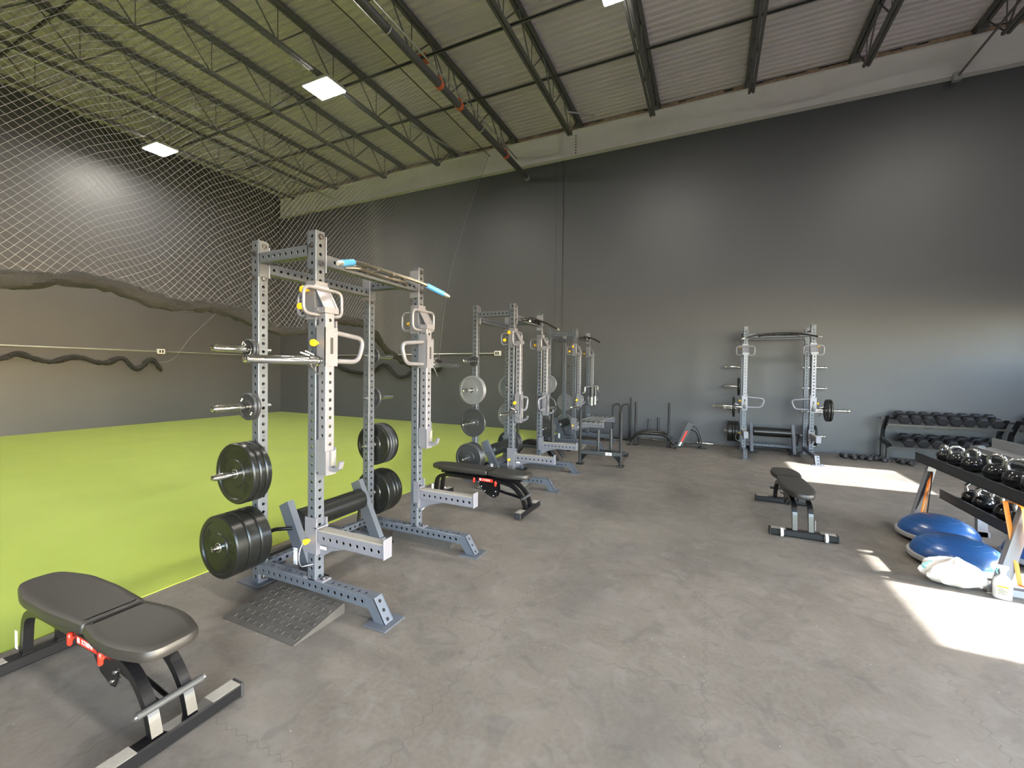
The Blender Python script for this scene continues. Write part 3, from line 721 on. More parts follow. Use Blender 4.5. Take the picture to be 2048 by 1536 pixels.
for i, s, kind, off in ((0,0,0,(-.40,-.395)),(0,1,0,(.36,1.20+.40)),(1,0,1,(-.42,-.36)),(1,1,0,(.34,1.20+.40)),(2,0,1,(-.4,-.38))):
    base = rmp[kind]; T = RT(i); lab = ('patterned dark rubber ramp' if kind == 0 else 'ribbed rubber ramp') + (' on the near side of the ' if s == 0 else ' beyond the far base beam of the ') + RN[i]
    c = base if base['label'] == 'x' else copy_tree(base)
    c['label'] = lab; c.location = T @ Vector((off[0],off[1],0)); c.rotation_euler = (0,0,RACKS[i][1]+(PI if s else 0))

# ------------------------------------------------------------------ adjustable benches
def pad_mesh(out, z0, z1, r=.016):
    """upholstered pad from an outline (list of xy, counter-clockwise)"""
    cx = sum(p[0] for p in out)/len(out); cyy = sum(p[1] for p in out)/len(out)
    def inset(d):
        res = []; n = len(out)
        for i in range(n):
            a, p, b = Vector(out[i-1]), Vector(out[i]), Vector(out[(i+1) % n])
            t = (b-a).normalized(); nn = Vector((-t.y, t.x)); res.append(p+nn*d)
        return res
    mb = MB(); rings = []
    for d, z in ((r*1.2,z0),(r*.3,z0+r*.3),(0,z0+r),(0,z1-r*1.3),(r*.35,z1-r*.45),(r*1.2,z1-r*.08),(r*2.4,z1)):
        rings.append([(q.x,q.y,z) for q in inset(d)])
    mb.loft(rings, True)
    return mb
def outline(pts):
    p = [(x,y) for x,y in pts] + [(x,-y) for x,y in pts[::-1]]
    q = rounded([(x,y,0) for x,y in p[::-1]], .07, 6, True)
    q = [(a,b) for a,b,_ in q]; o = []
    for a in q:
        if not o or (abs(a[0]-o[-1][0])+abs(a[1]-o[-1][1])) > .002: o.append(a)
    ar = sum(o[i][0]*o[(i+1)%len(o)][1]-o[(i+1)%len(o)][0]*o[i][1] for i in range(len(o)))
    return o if ar > 0 else o[::-1]
bench = thing('adjustable_bench','x','weight bench',(0,0,0),0,'black adjustable benches')
pad_mesh(outline([(-.69,.085),(-.45,.148),(-.15,.152),(.125,.134),(.163,.128)]), .405, .462).build('back_pad','vinyl',bench)
pad_mesh(outline([(.168,.128),(.205,.134),(.34,.158),(.50,.155),(.69,.105)]), .405, .462).build('seat_pad','vinyl',bench)
for x0, x1 in ((-.60,.10),(.20,.60)):
    mb = MB(); mb.box((x0,-.06,.385),(x1,.06,.404)); mb.box((x0+.03,-.03,.35),(x1-.03,.03,.386)); mb.build('pad_support','black',bench)
for y in (-.07,.07):
    mb = MB(); p = rounded([(-.63,y,.07),(-.60,y,.30),(-.45,y,.345),(.30,y,.345),(.50,y,.31),(.62,y,.19),(.66,y,.07)], .13, 6)
    mb.tube(p, .03, 4, flat=(.028,.030)); mb.build('curved_leg_frame','black',bench)
for x in (-.63,.66):
    mb = MB(); mb.box((x-.038,-.29,.0+.004),(x+.038,.29,.072), c=.008); mb.build('floor_bar','black',bench)
    for s in (-1,1):
        mb = MB(); mb.box((x-.041,s*.292-.008,.0),(x+.041,s*.292+.008,.075), c=.006); mb.build('end_cap','blackm',bench)
        mb = MB(); mb.box((x-.036,min(s*.15,s*.28),.072),(x+.036,max(s*.15,s*.28),.0735)); mb.build('grip_tape','greyp',bench)
for y in (-.035,.03):
    mb = MB(); poly = [(.26,.34),(.27,.20),(.24,.125),(.20,.12),(.10,.16),(.02,.24),(-.03,.34)]; mb.prism(poly, y, y+.006); mb.build('adjuster_plate','black',bench)
mb = MB()
pts = [(-.03,.34),(.02,.24),(.10,.16),(.20,.12)]
mb.tube([(x,0,z) for x,z in [(-.035,.34),(-.01,.285),(.02,.238),(.058,.195),(.10,.158),(.15,.135),(.205,.118)]], .03, 4, flat=(.03,.004)); mb.build('adjuster_rim','bolt',bench)
for q in ((.0,.29),(.04,.24),(.09,.19),(.21,.145),(.24,.2)):
    mb = MB(); hexbolt(mb, (q[0],-.035,q[1]), '-y', .009, .006); mb.build('bolt','bolt',bench)
for y in (-.022,.016):
    mb = MB(); mb.tube([(.22,y,.215),(.60,y,.155)], .010, 8); mb.build('strut_rod','black',bench)
mb = MB(); mb.tube([(.645,-.13,.19),(.645,.13,.19)], .016, 12); mb.build('foot_roller','grip',bench)
for s in (-1,1):
    mb = MB(); mb.tube([(.645,s*.13,.19),(.645,s*.14,.19)], .012, 10); mb.build('roller_end','bolt',bench)
for x, z in ((-.03,.325),(.27,.315)):
    mb = MB(); q = Matrix.Translation((x,-.075,z)) @ Matrix.Rotation(PI/2,4,'X')
    mb.lathe([(0,-.04),(.009,-.04),(.009,.012),(.014,.016),(.014,.03),(0,.032)], 10, q); mb.box((-.012,-.033,.016),(.012,.033,.034), q, c=.006); mb.build('red_knob','red',bench)['label'] = 'red plastic pull knob'
mb = MB(); mb.box((.04,-.1005,.325),(.235,-.099,.362)); lb = mb.build('label_plate','red',bench); lb['label'] = 'red maker label'
mb = MB(); text_mb(mb, 'XTREME', .030, F((1,0,0),(0,0,1),(0,-1,0),(.145,-.1008,.3435)), .0005); mb.box((.05,-.1012,.331),(.072,-.1005,.356)); mb.build('label_lettering','wlabel',lb)
mb = MB(); mb.box((.03,-.1,.32),(.245,-.06,.372)); mb.build('side_block','black',bench)
mb = MB(); mb.box((-.668,-.102,.10),(-.640,-.100,.20)); mb.box((-.664,-.104,.10),(-.636,-.04,.20)) if False else None; mb.build('white_sticker','wlabel',bench)
for s in (-1,1):
    mb = MB(); mb.tube([(-.68,s*.19-.012,.045),(-.68,s*.19+.012,.045)], .043, 20); mb.tube([(-.68,s*.19-.014,.045),(-.68,s*.19+.014,.045)], .014, 10); mb.build('transport_wheel','white',bench)['label'] = 'white transport wheel'
copy_tree(bench, (-2.60,4.66,0), (0,0,R(-1)), 'black adjustable bench lying flat between the nearest and second racks')
copy_tree(bench, (.875,5.83,0), (0,0,R(91)), 'black adjustable bench standing alone on the open floor, white wheels towards the camera')
bench.location = (-2.83,1.07,0); bench.rotation_euler = (0,0,R(.5)); bench['label'] = 'black adjustable bench closest to the camera, cut by the left edge'
# the bench stood up against the back wall
t = thing('upright_bench','bench frame stood on end near the back wall, with a red label','weight bench',(-.42,10.36,0), R(4))
mb = MB(); mb.prism([(-.26,.02),(-.14,.02),(.10,.55),(-.02,.58)], -.05, .05); mb.build('padded_board','skidg',t)
mb = MB(); mb.prism([(-.172,.12),(-.135,.12),(-.02,.375),(-.06,.375)], -.0525, -.051); mb.build('label_strip','red',t)['label'] = 'faded red label strip'
mb = MB(); mb.prism([(-.215,.03),(-.175,.03),(-.135,.12),(-.172,.12)], -.0525, -.051); mb.build('label_strip','wlabel',t)
mb = MB(); mb.tube(rounded([(.04,0,.50),(.16,0,.47),(.25,0,.30),(.27,0,.01)], .12, 6), .02, 8); mb.build('curved_tube','skidg',t)
mb = MB(); mb.tube(rounded([(.0,.05,.40),(.14,.05,.38),(.20,.05,.25),(.22,.05,.01)], .12, 6), .014, 8); mb.build('curved_tube','black',t)
mb = MB(); mb.box((-.30,-.09,0),(-.12,.09,.02), c=.005); mb.build('foot_plate','black',t)
mb = MB(); mb.box((.18,-.09,0),(.36,.09,.015), c=.005); mb.build('foot_plate','black',t)
mb = MB(); mb.box((-.2,-.02,.05),(.25,.02,.085)); mb.build('cross_tube','black',t)

# ------------------------------------------------------------------ push sleds
def sled(loc, rz, lab, h=1.0, light=True):
    t = thing('push_sled', lab, 'push sled', loc, rz, 'black push sleds')
    for s in (-1,1):
        mb = MB(); mb.tube([(s*.36,0,.02),(s*.36,0,h)], .026, 14); mb.tube([(s*.36,0,h-.004),(s*.36,0,h+.008)], .022, 12); mb.build('push_post','blackm',t)
        mb = MB(); mb.box((s*.36-.06,-.07,0),(s*.36+.06,.07,.022), c=.006); mb.build('foot_skid','black',t)
        mb = MB(); mb.tube([(s*.36,0,.22),(s*.36,.5,.16),(s*.36,1.05,.05)], .028, 4); mb.build('side_rail','skidg',t)
        mb = MB(); mb.box((s*.36-.05,1.0,0),(s*.36+.05,1.15,.06), c=.01); mb.build('foot_skid','black',t)
        mb = MB(); mb.prism([(s*.34,.05),(s*.34,.22),(s*.20,.22)], -.004, .004); mb.build('gusset','black',t)
        mb = MB(); mb.tube([(s*.10,.75 if s > 0 else .45,.16),(s*.10,.75 if s > 0 else .45,.58)], .03, 14); mb.build('weight_post','skidg',t)
    mb = MB(); mb.box((-.36,-.03,.19),(.36,.03,.25), c=.004); mb.build('cross_tube','skidg',t)
    mb = MB(); mb.box((-.36,.45,.11),(.36,.51,.16), c=.004); mb.build('cross_tube','skidg',t)
    mb = MB(); mb.box((-.36,.98,.06),(.36,1.04,.11), c=.004); mb.build('cross_tube','skidg',t)
    mb = MB(); mb.tube([(-.34,.5,.14),(0,.9,.10),(.34,.5,.14)], .016, 6); mb.build('diagonal_brace','black',t)
    if not light:
        for y in (-.12,.22):
            mb = MB(); mb.tube(rounded([(-.52,y,.04),(-.30,y,.30),(.30,y,.30),(.52,y,.04)], .15, 5), .03, 8); mb.build('arched_beam','black',t)
        for sx in (-.5,.5):
            mb = MB(); mb.tube([(sx-.03,-.14,.055),(sx+.03,-.14,.055)], .05, 16); mb.build('wheel','blackm',t)
    if light:
        mb = MB(); mb.box((.10,-.032,.195),(.21,-.030,.245)); k = mb.build('name_plate','wlabel',t)
        mb = MB(); mb.box((.125,-.034,.207),(.185,-.032,.212)); mb.box((.125,-.034,.229),(.185,-.032,.234)); mb.box((.15,-.034,.212),(.16,-.032,.229)); mb.build('plate_mark','dmark',k)
    return t
sled((-1.775,7.58,0), R(5), 'black push sled with two tall posts, in front of the third rack', .97)
sled((-1.19,10.15,0), R(3), 'black push sled parked against the back wall, beside the upright bench', .99, False)
sled((-3.06,7.62,0), R(-1), 'black push sled between the second and third racks, mostly hidden', 1.0, False)
t = thing('handle_stand','pair of bent black tube handles standing behind the third rack','stand',(-1.98,10.80,0))
for x in (-.12,.10):
    mb = MB(); mb.tube(rounded([(x-.12,0,.03),(x-.12,0,.86),(x+.06,0,.90),(x+.06,0,.03)], .12, 6), .016, 8); mb.build('bent_tube','blackm',t)
mb = MB(); mb.box((-.30,-.12,0),(.24,.12,.03), c=.006); mb.build('base','black',t)
mb = MB(); mb.tube([(.2,.0,.03),(.2,0,1.05)], .02, 8); mb.build('upright','blackm',t)
def barbell(p, q, lab):
    t = thing('barbell', lab, 'barbell', p, math.atan2(q[1]-p[1], q[0]-p[0]), 'barbells on the floor by the back wall')
    L = math.hypot(q[0]-p[0], q[1]-p[1])
    mb = MB(); mb.tube([(.36,0,.03),(L-.36,0,.03)], .014, 10); mb.build('shaft','bar',t)
    for a, b in ((0,.36),(L-.36,L)):
        mb = MB(); mb.tube([(a,0,.03),(b,0,.03)], .025, 14); mb.build('sleeve','chrome',t)
        mb = MB(); c = b if a == 0 else a; mb.tube([(c-.012,0,.03),(c+.012,0,.03)], .032, 14); mb.build('collar','bolt',t)
barbell((-1.62,10.98,0),(.10,10.90,0), 'chrome barbell lying on the floor nearest the back wall')
barbell((-1.98,10.45,0),(-1.62,10.44,0) if False else (-3.9,10.52,0), 'chrome barbell lying behind the third rack')
# rods laid over the spotter arms and yoke bar of the third rack
R2 = RT(2); zt = .35+.03+.193
t = thing('rod_rack','row of shiny slanting rods laid across the spotter arms of the third rack','rods', R2 @ Vector((.35,.628,zt)), RACKS[2][1])
for k in range(5):
    mb = MB(); x = -.26+.115*k; mb.tube([(x-.03,-.60,.008),(x+.03,.60,.008)], .017, 10); mb.build('rod','galv',t)
    mb = MB(); mb.tube([(x-.031,-.64,.008),(x-.028,-.56,.008)], .024, 10); mb.build('rod_collar','bolt',t)
t = thing('padded_yoke','silver cranked bar with two hanging padded handles on the third rack','bar', R2 @ Vector((.20,.628,1.22)), RACKS[2][1])
mb = MB(); mb.tube(rounded([(0,-.75,.0),(0,-.60,.0),(.0,-.60,.12),(.0,.60,.12),(0,.60,0),(0,.78,-.05)], .04, 4), .016, 10); mb.build('cranked_bar','galv',t)
for y in (-.10,.22):
    mb = MB(); mb.tube([(.03,y,.11),(.03,y,-.12)], .048, 16); mb.build('handle_pad','skidg',t)
    mb = MB(); mb.tube([(.03,y,-.12),(.03,y,-.32)], .026, 12); mb.build('handle','galv',t)

# ------------------------------------------------------------------ dumbbells
def hexhead(mb, y0, y1, r):
    c = .012; rings = []
    for y, rr in ((y0,r-.022),(y0+c,r),(y1-c,r),(y1,r-.012)):
        rings.append([(rr*math.cos(R(60*k)), y, rr*.93*math.sin(R(60*k))) for k in range(6)])
    mb.loft(rings[::-1], True, None, False)
def dumbbell(r, L):
    t = thing('hex_dumbbell','x','dumbbell',(0,0,0),0,'x')
    for s in (-1,1):
        mb = MB(); a, b = (-L/2, -L/2+L*.34) if s < 0 else (L/2-L*.34, L/2)
        hexhead(mb, a, b, r); mb.build('hex_head','dbh',t)
    mb = MB(); mb.tube([(0,-L*.18,0),(0,-L*.08,0),(0,0,0),(0,L*.08,0),(0,L*.18,0)], [.014,.017,.019,.017,.014], 12); mb.build('handle','chrome',t)
    return t
DB = dumbbell(.097,.36)
def dbrack(x0, lab, n1, n2, who):
    t = thing('dumbbell_rack', lab, 'dumbbell rack', (x0+.85,10.80,0), 0, 'two tier dumbbell racks')
    o = (x0+.85,10.80,0); X1 = x0+1.74
    for x in (x0, X1-.06):
        mb = MB(); yz = [(10.98,.02),(10.98,.45),(10.93,.62),(10.72,.88),(10.66,.89),(10.70,.82),(10.86,.60),(10.90,.42),(10.55,.36),(10.50,.33),(10.55,.29),(10.90,.33),(10.90,.02)]
        vs = [(x,a,b) for a,b in yz]+[(x+.05,a,b) for a,b in yz]; n = len(yz)
        mb.add(vs, [tuple(range(n)), tuple(range(2*n-1,n-1,-1))]+[(i,i+n,(i+1)%n+n,(i+1)%n) for i in range(n)]); mb.build('side_frame','black',t,o)
        mb = MB(); mb.box((x-.01,10.50,0),(x+.06,11.05,.05), c=.008); mb.build('foot','black',t,o)
        mb = MB(); mb.box((x,10.60,.04),(x+.05,10.66,.33)); mb.build('front_leg','black',t,o)
    for (ya, za, yb, zb) in ((10.60,.70,10.98,.80),(10.52,.27,10.92,.37)):
        mb = MB()
        for y, z in ((ya,za),(yb,zb)): pass
        mb.box((x0,ya-.02,za),(X1,ya+.02,za+.035)); mb.build('shelf_rail','black',t,o)
        mb = MB(); mb.box((x0,yb-.02,zb),(X1,yb+.02,zb+.035)); mb.build('shelf_rail','black',t,o)
    def row(n, sp, xs, yc, zc, tier):
        for k in range(n):
            pos = ['leftmost','second','third','fourth','fifth','sixth','seventh','eighth'][k]
            c = copy_tree(DB, (xs+sp*k, yc, zc), (R(-15),0,0) if False else (R(14.5),0,0), 'black hex dumbbell, %s from the left on the %s tier of the %s' % (pos, tier, who) if k else 'black hex dumbbell, leftmost on the %s tier of the %s' % (tier, who), 'hex dumbbells on the racks')
    row(n1, .186, x0+.26, 10.78, .858, 'top'); row(n2, .208, x0+.32, 10.70, .425, 'lower')
dbrack(3.14, 'black two tier dumbbell rack against the right part of the back wall', 8, 7, 'left dumbbell rack')
dbrack(4.98, 'second black dumbbell rack, cut by the right edge of the photo', 4, 3, 'right dumbbell rack')
# small floor dumbbells
k = 0
SD = dumbbell(.052,.20)
FD = [(2.47,10.62),(2.60,10.55),(2.74,10.62),(2.84,10.53),(2.96,10.60),(3.05,10.50),(3.30,10.42),(3.40,10.34)]
FL = ['leftmost of the floor row','second in the floor row','third in the floor row','fourth in the floor row','fifth in the floor row','sixth in the floor row','beside the rack leg','rightmost of the floor row']
for (x, y), l in zip(FD, FL):
    copy_tree(SD, (x,y,.0455), (0,0,R(8)), 'small black hex dumbbell on the floor, '+l, 'small dumbbells on the floor')
for P_ in (DB, SD):
    for c in kids(P_): bpy.data.objects.remove(c)
    bpy.data.objects.remove(P_)

# ------------------------------------------------------------------ kettlebell rack
KA = 0.            # the rack runs towards the camera, front facing left
KT = Matrix.Translation((2.05,6.12,0)) @ Matrix.Rotation(-PI/2-KA, 4, 'Z')   # local x: far to near, local y: left towards the viewer's left is -y
def kw(p): return KT @ Vector(p)
t = thing('kettlebell_rack','silver legged kettlebell rack with two dark shelves at the right edge','kettlebell rack', kw((0,0,0)), -PI/2-KA)
def kp(mb, n, m, p=t): return mb.build(n, m, p)
# local y > 0 is towards +x world? (rotation -90-KA maps local +y to world +x)
for x in (.0, 1.55):
    mb = MB(); poly = [(-.04,0),(.04,0),(.19,.72),(.12,.72)]
    vs = [(x-.03,u,w) for u,w in poly]+[(x+.03,u,w) for u,w in poly]
    mb.add(vs, [(0,1,2,3),(7,6,5,4)]+[(i,i+4,(i+1)%4+4,(i+1)%4) for i in range(4)]); kp(mb,'front_leg','kbleg')
    mb = MB(); poly = [(.52,0),(.60,0),(.56,.95),(.50,.95)]
    vs = [(x-.03,u,w) for u,w in poly]+[(x+.03,u,w) for u,w in poly]
    mb.add(vs, [(0,1,2,3),(7,6,5,4)]+[(i,i+4,(i+1)%4+4,(i+1)%4) for i in range(4)]); kp(mb,'rear_leg','kbleg')
    mb = MB(); mb.box((x-.03,-.07,0),(x+.03,.62,.05)); kp(mb,'foot_bar','kbleg')
def shelf(x0, x1, y0, z0, y1, z1, lip):
    mb = MB(); mb.add([(x0,y0,z0),(x1,y0,z0),(x1,y1,z1),(x0,y1,z1),(x0,y0,z0-.006),(x1,y0,z0-.006),(x1,y1,z1-.006),(x0,y1,z1-.006)], [(0,1,2,3),(7,6,5,4),(0,4,5,1),(1,5,6,2),(2,6,7,3),(3,7,4,0)])
    mb.box((x0,y0-.006,z0-.012),(x1,y0,z0+lip)); mb.box((x0,y1,z1-.02),(x1,y1+.006,z1+.10)); mb.box((x0,y0-.010,z0+lip-.004),(x1,y0+.006,z0+lip+.004)); mb.box((x0,y0-.010,z0-.016),(x1,y0+.006,z0-.009)); return mb
kp(shelf(-.16,2.35,.07,.737,.48,.78,.078),'top_shelf','kbshelf')
kp(shelf(.05,1.50,.21,.385,.52,.40,.072),'lower_shelf','kbshelf')
kp(shelf(-.1,2.35,.50,.90,.66,.93,.03),'back_shelf','kbleg')
def kettlebell(r, lab, x, y, z, rz):
    t = thing('kettlebell', lab, 'kettlebell', kw((x,y,z)), rz, 'kettlebells on the rack')
    mb = MB(); prof = [(0,0),(r*.62,0),(r*.72,.004)]
    for k in range(1,10): a = R(-42+13.2*k); prof.append((r*math.cos(a), r*.70+r*math.sin(a)))
    prof.append((0, r*1.70)); mb.lathe(prof, 24); mb.build('bell','kb',t)
    w = r*.62; h = r*1.35
    mb = MB(); mb.tube(rounded([(-w*.85,0,h),(-w*1.12,0,h+r*.75),(-w*.5,0,h+r*1.15),(w*.5,0,h+r*1.15),(w*1.12,0,h+r*.75),(w*.85,0,h)], r*.5, 5), [.018]*1+[.016]*0 if False else .0165, 12); mb.build('handle','kbh',t)
ORDK = ['furthest','second furthest','third from the far end','fourth from the far end','fifth from the far end','sixth from the far end','seventh from the far end','nearest']
for k,(x,r,a) in enumerate(((-.06,.064,10),(.20,.074,75),(.50,.082,25),(.88,.088,35),(1.17,.092,60),(1.42,.098,15),(1.72,.104,40),(2.02,.108,10))):
    kettlebell(r, 'shiny kettlebell on the top shelf, '+ORDK[k], x, .27, .7605, R(a)-PI/2)
for k,(x,r,a) in enumerate(((.30,.082,95),(.50,.082,80),(.88,.098,20),(1.10,.098,70))):
    kettlebell(r, 'dark kettlebell on the lower shelf, '+['furthest','second furthest','third from the far end','nearest'][k], x, .36, .3965, R(a)-PI/2)
# resistance bands
def band(name, lab, m, pts, w=.012, grp=None):
    mb = MB(); mb.tube(rounded([tuple(kw(p)) for p in pts], .05, 4), w, 6, closed=True, flat=(w,.003)); o = mb.build(name, m); tag(o, lab, 'resistance band', grp); return o
band('resistance_band','dark elastic band hanging from the far leg of the kettlebell rack','blackm',[(.05,.12,.64),(.055,.14,.64),(.16,.06,.10),(.02,.0,.10)],.012)
band('resistance_band','orange elastic band hanging from the far leg of the kettlebell rack','orangeb',[(.04,.13,.64),(.045,.14,.64),(.10,.06,.14),(.06,.05,.14)],.010)
band('resistance_band','orange elastic band looped over the near leg of the kettlebell rack','orangeb',[(1.52,.04,.715),(1.60,.10,.715),(1.68,.12,.12),(1.60,.10,.10)],.016)
band('resistance_band','yellow elastic band hanging near the right edge of the photo','yellow',[(1.64,.14,.58),(1.66,.19,.58),(1.68,.14,.28),(1.66,.12,.28)],.012)
band('resistance_band','wide purple elastic band hanging by the near leg of the kettlebell rack','purple',[(1.52,.20,.64),(1.56,.26,.64),(1.58,.24,.16),(1.54,.16,.16)],.045)
band('resistance_band','wide light blue elastic band at the right edge of the photo','lblue',[(1.60,.24,.40),(1.64,.30,.40),(1.66,.28,.06),(1.62,.20,.06)],.045)

# ------------------------------------------------------------------ balance trainers
def bosu(x, y, rx, ry, rz, lab):
    t = thing('balance_trainer', lab, 'balance trainer', (x,y,.0), rz, 'blue half-ball balance trainers'); t.rotation_euler = (rx, ry, rz)
    mb = MB(); Rr = .325; prof = [(0,.055)]
    mb.lathe([(.0,.012),(.27,.012),(.30,.02),(Rr,.035),(Rr+.006,.055),(Rr,.075),(.302,.078),(.0,.078)], 48); mb.build('platform_rim','bosug',t)
    prof = [(.308*math.cos(a), .072+.185*math.sin(a)) for a in [R(4*k) for k in range(0,22)]] + [(0.004,.257),(0,.2572)]
    mb = MB(); mb.lathe(prof, 56); mb.build('dome','bosub',t)
    for k in range(3):
        z = .072+.185*math.sin(R(30+k*14)); r = .308*math.cos(R(30+k*14))
        mb = MB(); mb.tube([(r*math.cos(a), r*math.sin(a), z) for a in [2*PI*i/40 for i in range(40)]], .0025, 5, closed=True); mb.build('raised_ring','bosub',t)
    return t
bosu(2.13,5.755,0,0,0,'blue half-ball balance trainer, further of the two in front of the rack')
bosu(2.01,5.085,0,0,.5,'blue half-ball balance trainer, nearer one, beside the white plastic bag')
bosu(2.78,5.42,0,0,1.,'blue half-ball balance trainer under the kettlebell rack, mostly hidden')
# plastic bag
t = thing('plastic_bag','crumpled white plastic bag lying in the sunlight','plastic bag',(1.80,4.58,0), R(10))
random.seed(5); mb = MB(); rings = []; n = 40
ph = [random.uniform(0,6.28) for _ in range(8)]
for j in range(13):
    v = j/12; a = PI*v - PI/2; rr = max(.02, math.cos(a)); z = .095 + .095*math.sin(a)
    ring = []
    for k in range(n):
        th = 2*PI*k/n
        w = 1 + .07*math.sin(3*th+ph[0]+2*v) + .06*math.sin(7*th+ph[1]+5*v) + .05*math.sin(11*th+ph[2]-9*v) + .03*math.sin(17*th+ph[3]+14*v)
        zz = z*(1+.12*math.sin(4*th+ph[4])+.07*math.sin(9*th+ph[5])+.05*math.sin(13*th+ph[6])) if j > 1 else z*.4
        ring.append((.20*rr*w*math.cos(th), .135*rr*w*math.sin(th), max(0.001, zz)))
    rings.append(ring)
mb.loft(rings, True); mb.build('bag_body','bag',t)
mb = MB(); mb.tube(rounded([(-.18,.01,.10),(-.21,.0,.14),(-.16,.02,.15),(-.12,.04,.165),(-.14,.03,.12)], .02, 4), [.008]*1 if False else .009, 6); mb.build('drawstring','teal',t)['label'] = 'pale green tie of the bag'
# spray bottle
t = thing('spray_bottle','white trigger spray bottle with a yellowish label at the right edge','spray bottle',(2.035,4.475,0), R(-20))
mb = MB(); rings = []
for z, a, b in ((0,.045,.03),(.004,.05,.034),(.10,.052,.036),(.14,.048,.034),(.165,.03,.024),(.18,.016,.016),(.205,.015,.015)):
    rings.append([(a*math.copysign(abs(math.cos(q))**.75,math.cos(q)), b*math.copysign(abs(math.sin(q))**.75,math.sin(q)), z) for q in [2*PI*k/24 for k in range(24)]])
mb.loft(rings, True); mb.build('bottle','hdpe',t)
mb = MB(); mb.box((-.034,-.0385,.03),(.034,-.036,.11)); lb = mb.build('label','label',t)
mb = MB(); mb.box((-.028,-.0395,.092),(.028,-.0385,.102)); mb.build('label_band','yellow',lb)
mb = MB()
for k in range(5): mb.box((-.026,-.0395,.078-.009*k),(-.026+.05*(.6+.4*((k*37)%5)/4),-.0387,.081-.009*k))
mb.build('label_lines','dmark',lb)
mb = MB(); mb.tube([(0,0,.20),(0,0,.222)], .019, 14); mb.box((-.05,-.012,.222),(.028,.012,.25), c=.005); mb.box((-.062,-.007,.228),(-.05,.007,.246)); mb.build('spray_head','hdpe',t)
mb = MB(); mb.tube([(-.025,0,.225),(-.034,0,.20),(-.028,0,.18)], .005, 6); mb.build('trigger','teal',t)

# ------------------------------------------------------------------ batting cage net
HEM = [(-1.5,-4.9,2.55),(0,-5.,2.45),(1.32,-5,2.34),(1.88,-5,2.50),(2.42,-5,2.31),(2.95,-5,2.39),(3.42,-5,2.24),(3.8,-5.05,2.15),(4.2,-5.1,2.26),(4.75,-5.25,2.46),(5.75,-5.5,2.50),(6.9,-6.1,2.08),(8.8,-6.9,1.78),(11.06,-7.6,1.95)]
def hem(y):
    y = max(HEM[0][0], min(HEM[-1][0], y))
    for a, b in zip(HEM[:-1], HEM[1:]):
        if y <= b[0]:
            t = (y-a[0])/(b[0]-a[0]); t = t*t*(3-2*t)*.6+t*.4
            return (a[1]+(b[1]-a[1])*t, a[2]+(b[2]-a[2])*t)
ZT = 7.92; Y0n, Y1n = -1.5, 10.93
def net_pt(y, v):
    hx, hz = hem(y); s = max(0., (y-6)/5.06)
    xt = -5.9; x = hx + (xt-hx)*v - .30*s*math.sin(PI*v) + .012*math.sin(y*2.2+v*5)
    zt = ZT - .05*abs(math.sin(y*1.1)); z = hz + (zt-hz)*v
    yy = y - .10*math.sin(PI*v)*s + .010*math.sin(v*9+y*3)
    return (x, yy, z)
t = thing('cage_net','large dark diamond-mesh sports net hanging across the left of the hall','net',(-5.9,5.,2.2))
to = (-5.9,5.,2.2)
mb = MB(); CELL = .078; HT = 5.55; SEG = 36
for sgn in (1,-1):
    c0 = Y0n - HT if sgn > 0 else Y0n
    cc = c0
    while cc < (Y1n if sgn > 0 else Y1n + HT):
        pts = []
        for k in range(SEG+1):
            v = k/SEG; y = cc + sgn*v*HT
            if Y0n <= y <= Y1n: pts.append(net_pt(y, v))
        if len(pts) > 1: mb.tube(pts, .0019, 3, caps=False, smooth=False)
        cc += CELL
net = mb.build('netting','net',t,to); net['kind'] = 'stuff'
mb = MB(); mb.tube([net_pt(y*.25-1.5, 1.) for y in range(0,51)], .012, 6); mb.build('top_cable','pipe',t,to)
mb = MB(); mb.tube([net_pt(Y1n, k/20) for k in range(21)], .007, 5); mb.build('edge_rope','net',t,to)
def lump(pts, r, seed):
    random.seed(seed); mb = MB(); n = 14; P = rounded(pts, .3, 4); Q = []
    for a, b in zip(P[:-1], P[1:]):
        d = math.dist(a, b); m = max(1, int(d/.05))
        for i in range(m): Q.append(tuple(a[k]+(b[k]-a[k])*i/m for k in range(3)))
    Q.append(P[-1]); rr = [r*(1+.18*math.sin(i*.37+seed)+.16*random.uniform(-1,1)) for i in range(len(Q))]
    if len(rr) > 4: rr[0] *= .6; rr[-1] *= .5
    mb.tube(Q, rr, n); mb.v = [tuple(c+random.uniform(-1,1)*r*.22 for c in v) for v in mb.v]
    for _ in range(int(len(Q)*1.6)):     # loose loops of twine
        i = random.randrange(len(Q)-3); a, b = Vector(Q[i]), Vector(Q[i+3]); q = Vector((random.uniform(-1,1),random.uniform(-.3,.3),random.uniform(-.4,1))).normalized()*r
        mb.tube([a+q*.9, (a+b)/2+q*random.uniform(1.15,1.6), b+q*.9], .0025, 3, caps=False)
    return mb
lump([(x, y, z-.02) for y, x, z in HEM], .062, 3).build('gathered_hem','netb',t,to)
tag(lump([(-15.0,3.3,1.9),(-15.0,3.97,1.8),(-15.0,4.2,2.0),(-15.0,4.76,1.72),(-15.,5.22,1.97),(-15.,5.83,1.71),(-15.,6.23,2.0),(-15.,6.55,1.48),(-15.,6.89,2.0),(-15.,7.17,1.56)], .06, 8).build('gathered_net','netb'),'black gathered net drooping in loops below the left wall conduit','net')
tag(lump([(-12.3,11.05,1.95),(-11.5,11.05,1.62),(-10.4,11.05,1.5),(-9.9,11.05,1.95),(-9.3,11.05,1.42),(-8.9,11.05,1.45),(-8.45,11.05,1.9),(-7.7,11.05,1.62),(-7.5,11.05,1.9)], .05, 9).build('gathered_net','netb'),'black gathered net drooping in loops below the back wall conduit','net')
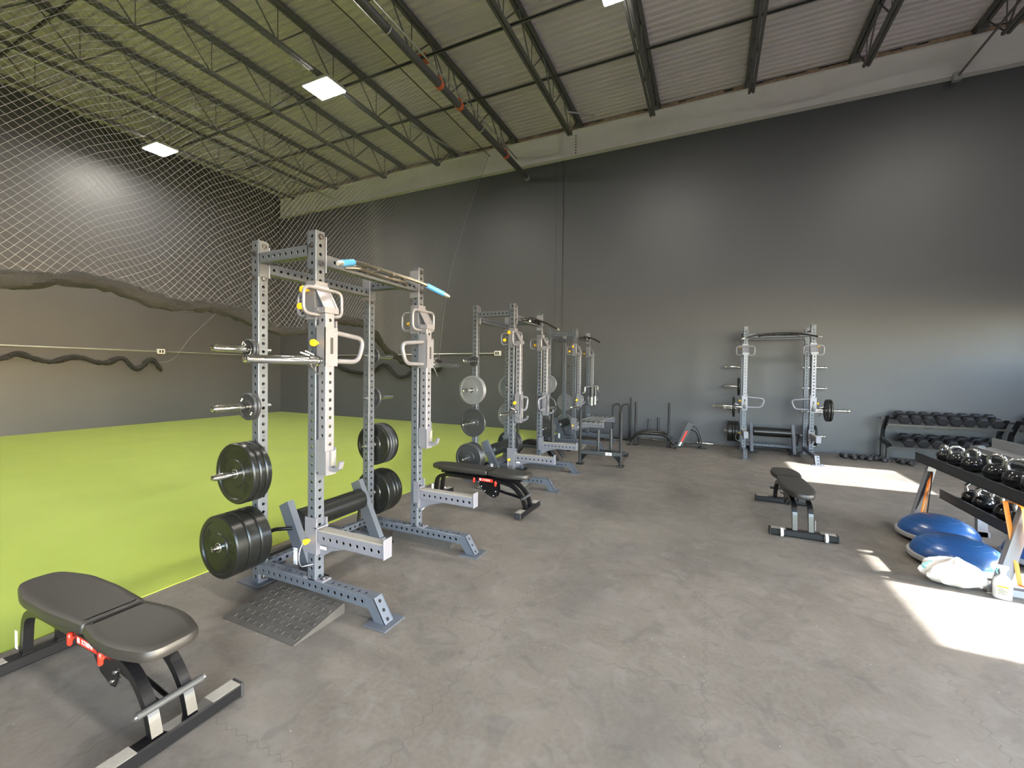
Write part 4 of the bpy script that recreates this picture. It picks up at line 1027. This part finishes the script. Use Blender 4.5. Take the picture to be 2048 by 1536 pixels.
mb = MB(); mb.tube(rounded([(-14.95,10.,5.1),(-14.97,8.9,3.7),(-14.98,7.9,2.6),(-14.98,7.55,2.0),(-14.98,7.3,1.83),(-14.98,6.95,1.82)], .3, 4), .008, 5)
tag(mb.build('hanging_string','net'),'thin pale cord hanging against the left wall','cord')

# ------------------------------------------------------------------ camera and light
cam = bpy.data.cameras.new('camera'); co = bpy.data.objects.new('camera', cam); COL.objects.link(co)
FP, YAW, PIT, ROL, CYP = 851.0562, .4364, .0189, .0112, 757.96
cy, sy, cp, sp = math.cos(YAW), math.sin(YAW), math.cos(PIT), math.sin(PIT)
fw = Vector((-sy*cp, cy*cp, -sp)); rt = Vector((cy, sy, 0)); up = rt.cross(fw)
r2 = rt*math.cos(ROL)+up*math.sin(ROL); u2 = up*math.cos(ROL)-rt*math.sin(ROL)
co.matrix_world = F(r2, u2, fw*-1, (0,0,1.68))
cam.sensor_width = 36; cam.lens = FP*36/2048; cam.shift_y = (CYP-768)/2048; cam.clip_start = .05; cam.clip_end = 100
sc.camera = co
sun = bpy.data.lights.new('sun','SUN'); so = bpy.data.objects.new('sun', sun); COL.objects.link(so)
el = math.atan(3.05/(XW1-1.08)); d = Vector((-math.cos(el), 0, -math.sin(el)))
so.rotation_euler = d.to_track_quat('-Z','Y').to_euler(); so.location = (12,5,8); sun.energy = 45; sun.angle = R(.5); sun.color = (1,.99,.96)
w = bpy.data.worlds.new('world'); sc.world = w; w.use_nodes = True; nt = w.node_tree
sky = nt.nodes.new('ShaderNodeTexSky'); sky.sky_type = 'NISHITA'; sky.sun_disc = False; sky.sun_elevation = el; sky.sun_rotation = R(90); sky.air_density = 1.; sky.dust_density = 1.
nt.links.new(sky.outputs[0], nt.nodes['Background'].inputs[0]); nt.nodes['Background'].inputs[1].default_value = 5.
sc.view_settings.view_transform = 'Standard'; sc.view_settings.look = 'None'; sc.view_settings.gamma = 1; sc.view_settings.exposure = 0.22
sc.view_settings.use_curve_mapping = False
sc.cycles.max_bounces = 8; sc.cycles.diffuse_bounces = 5; sc.cycles.glossy_bounces = 4; sc.cycles.sample_clamp_indirect = 6; sc.cycles.use_denoising = True
sc.cycles.caustics_reflective = False; sc.cycles.caustics_refractive = False
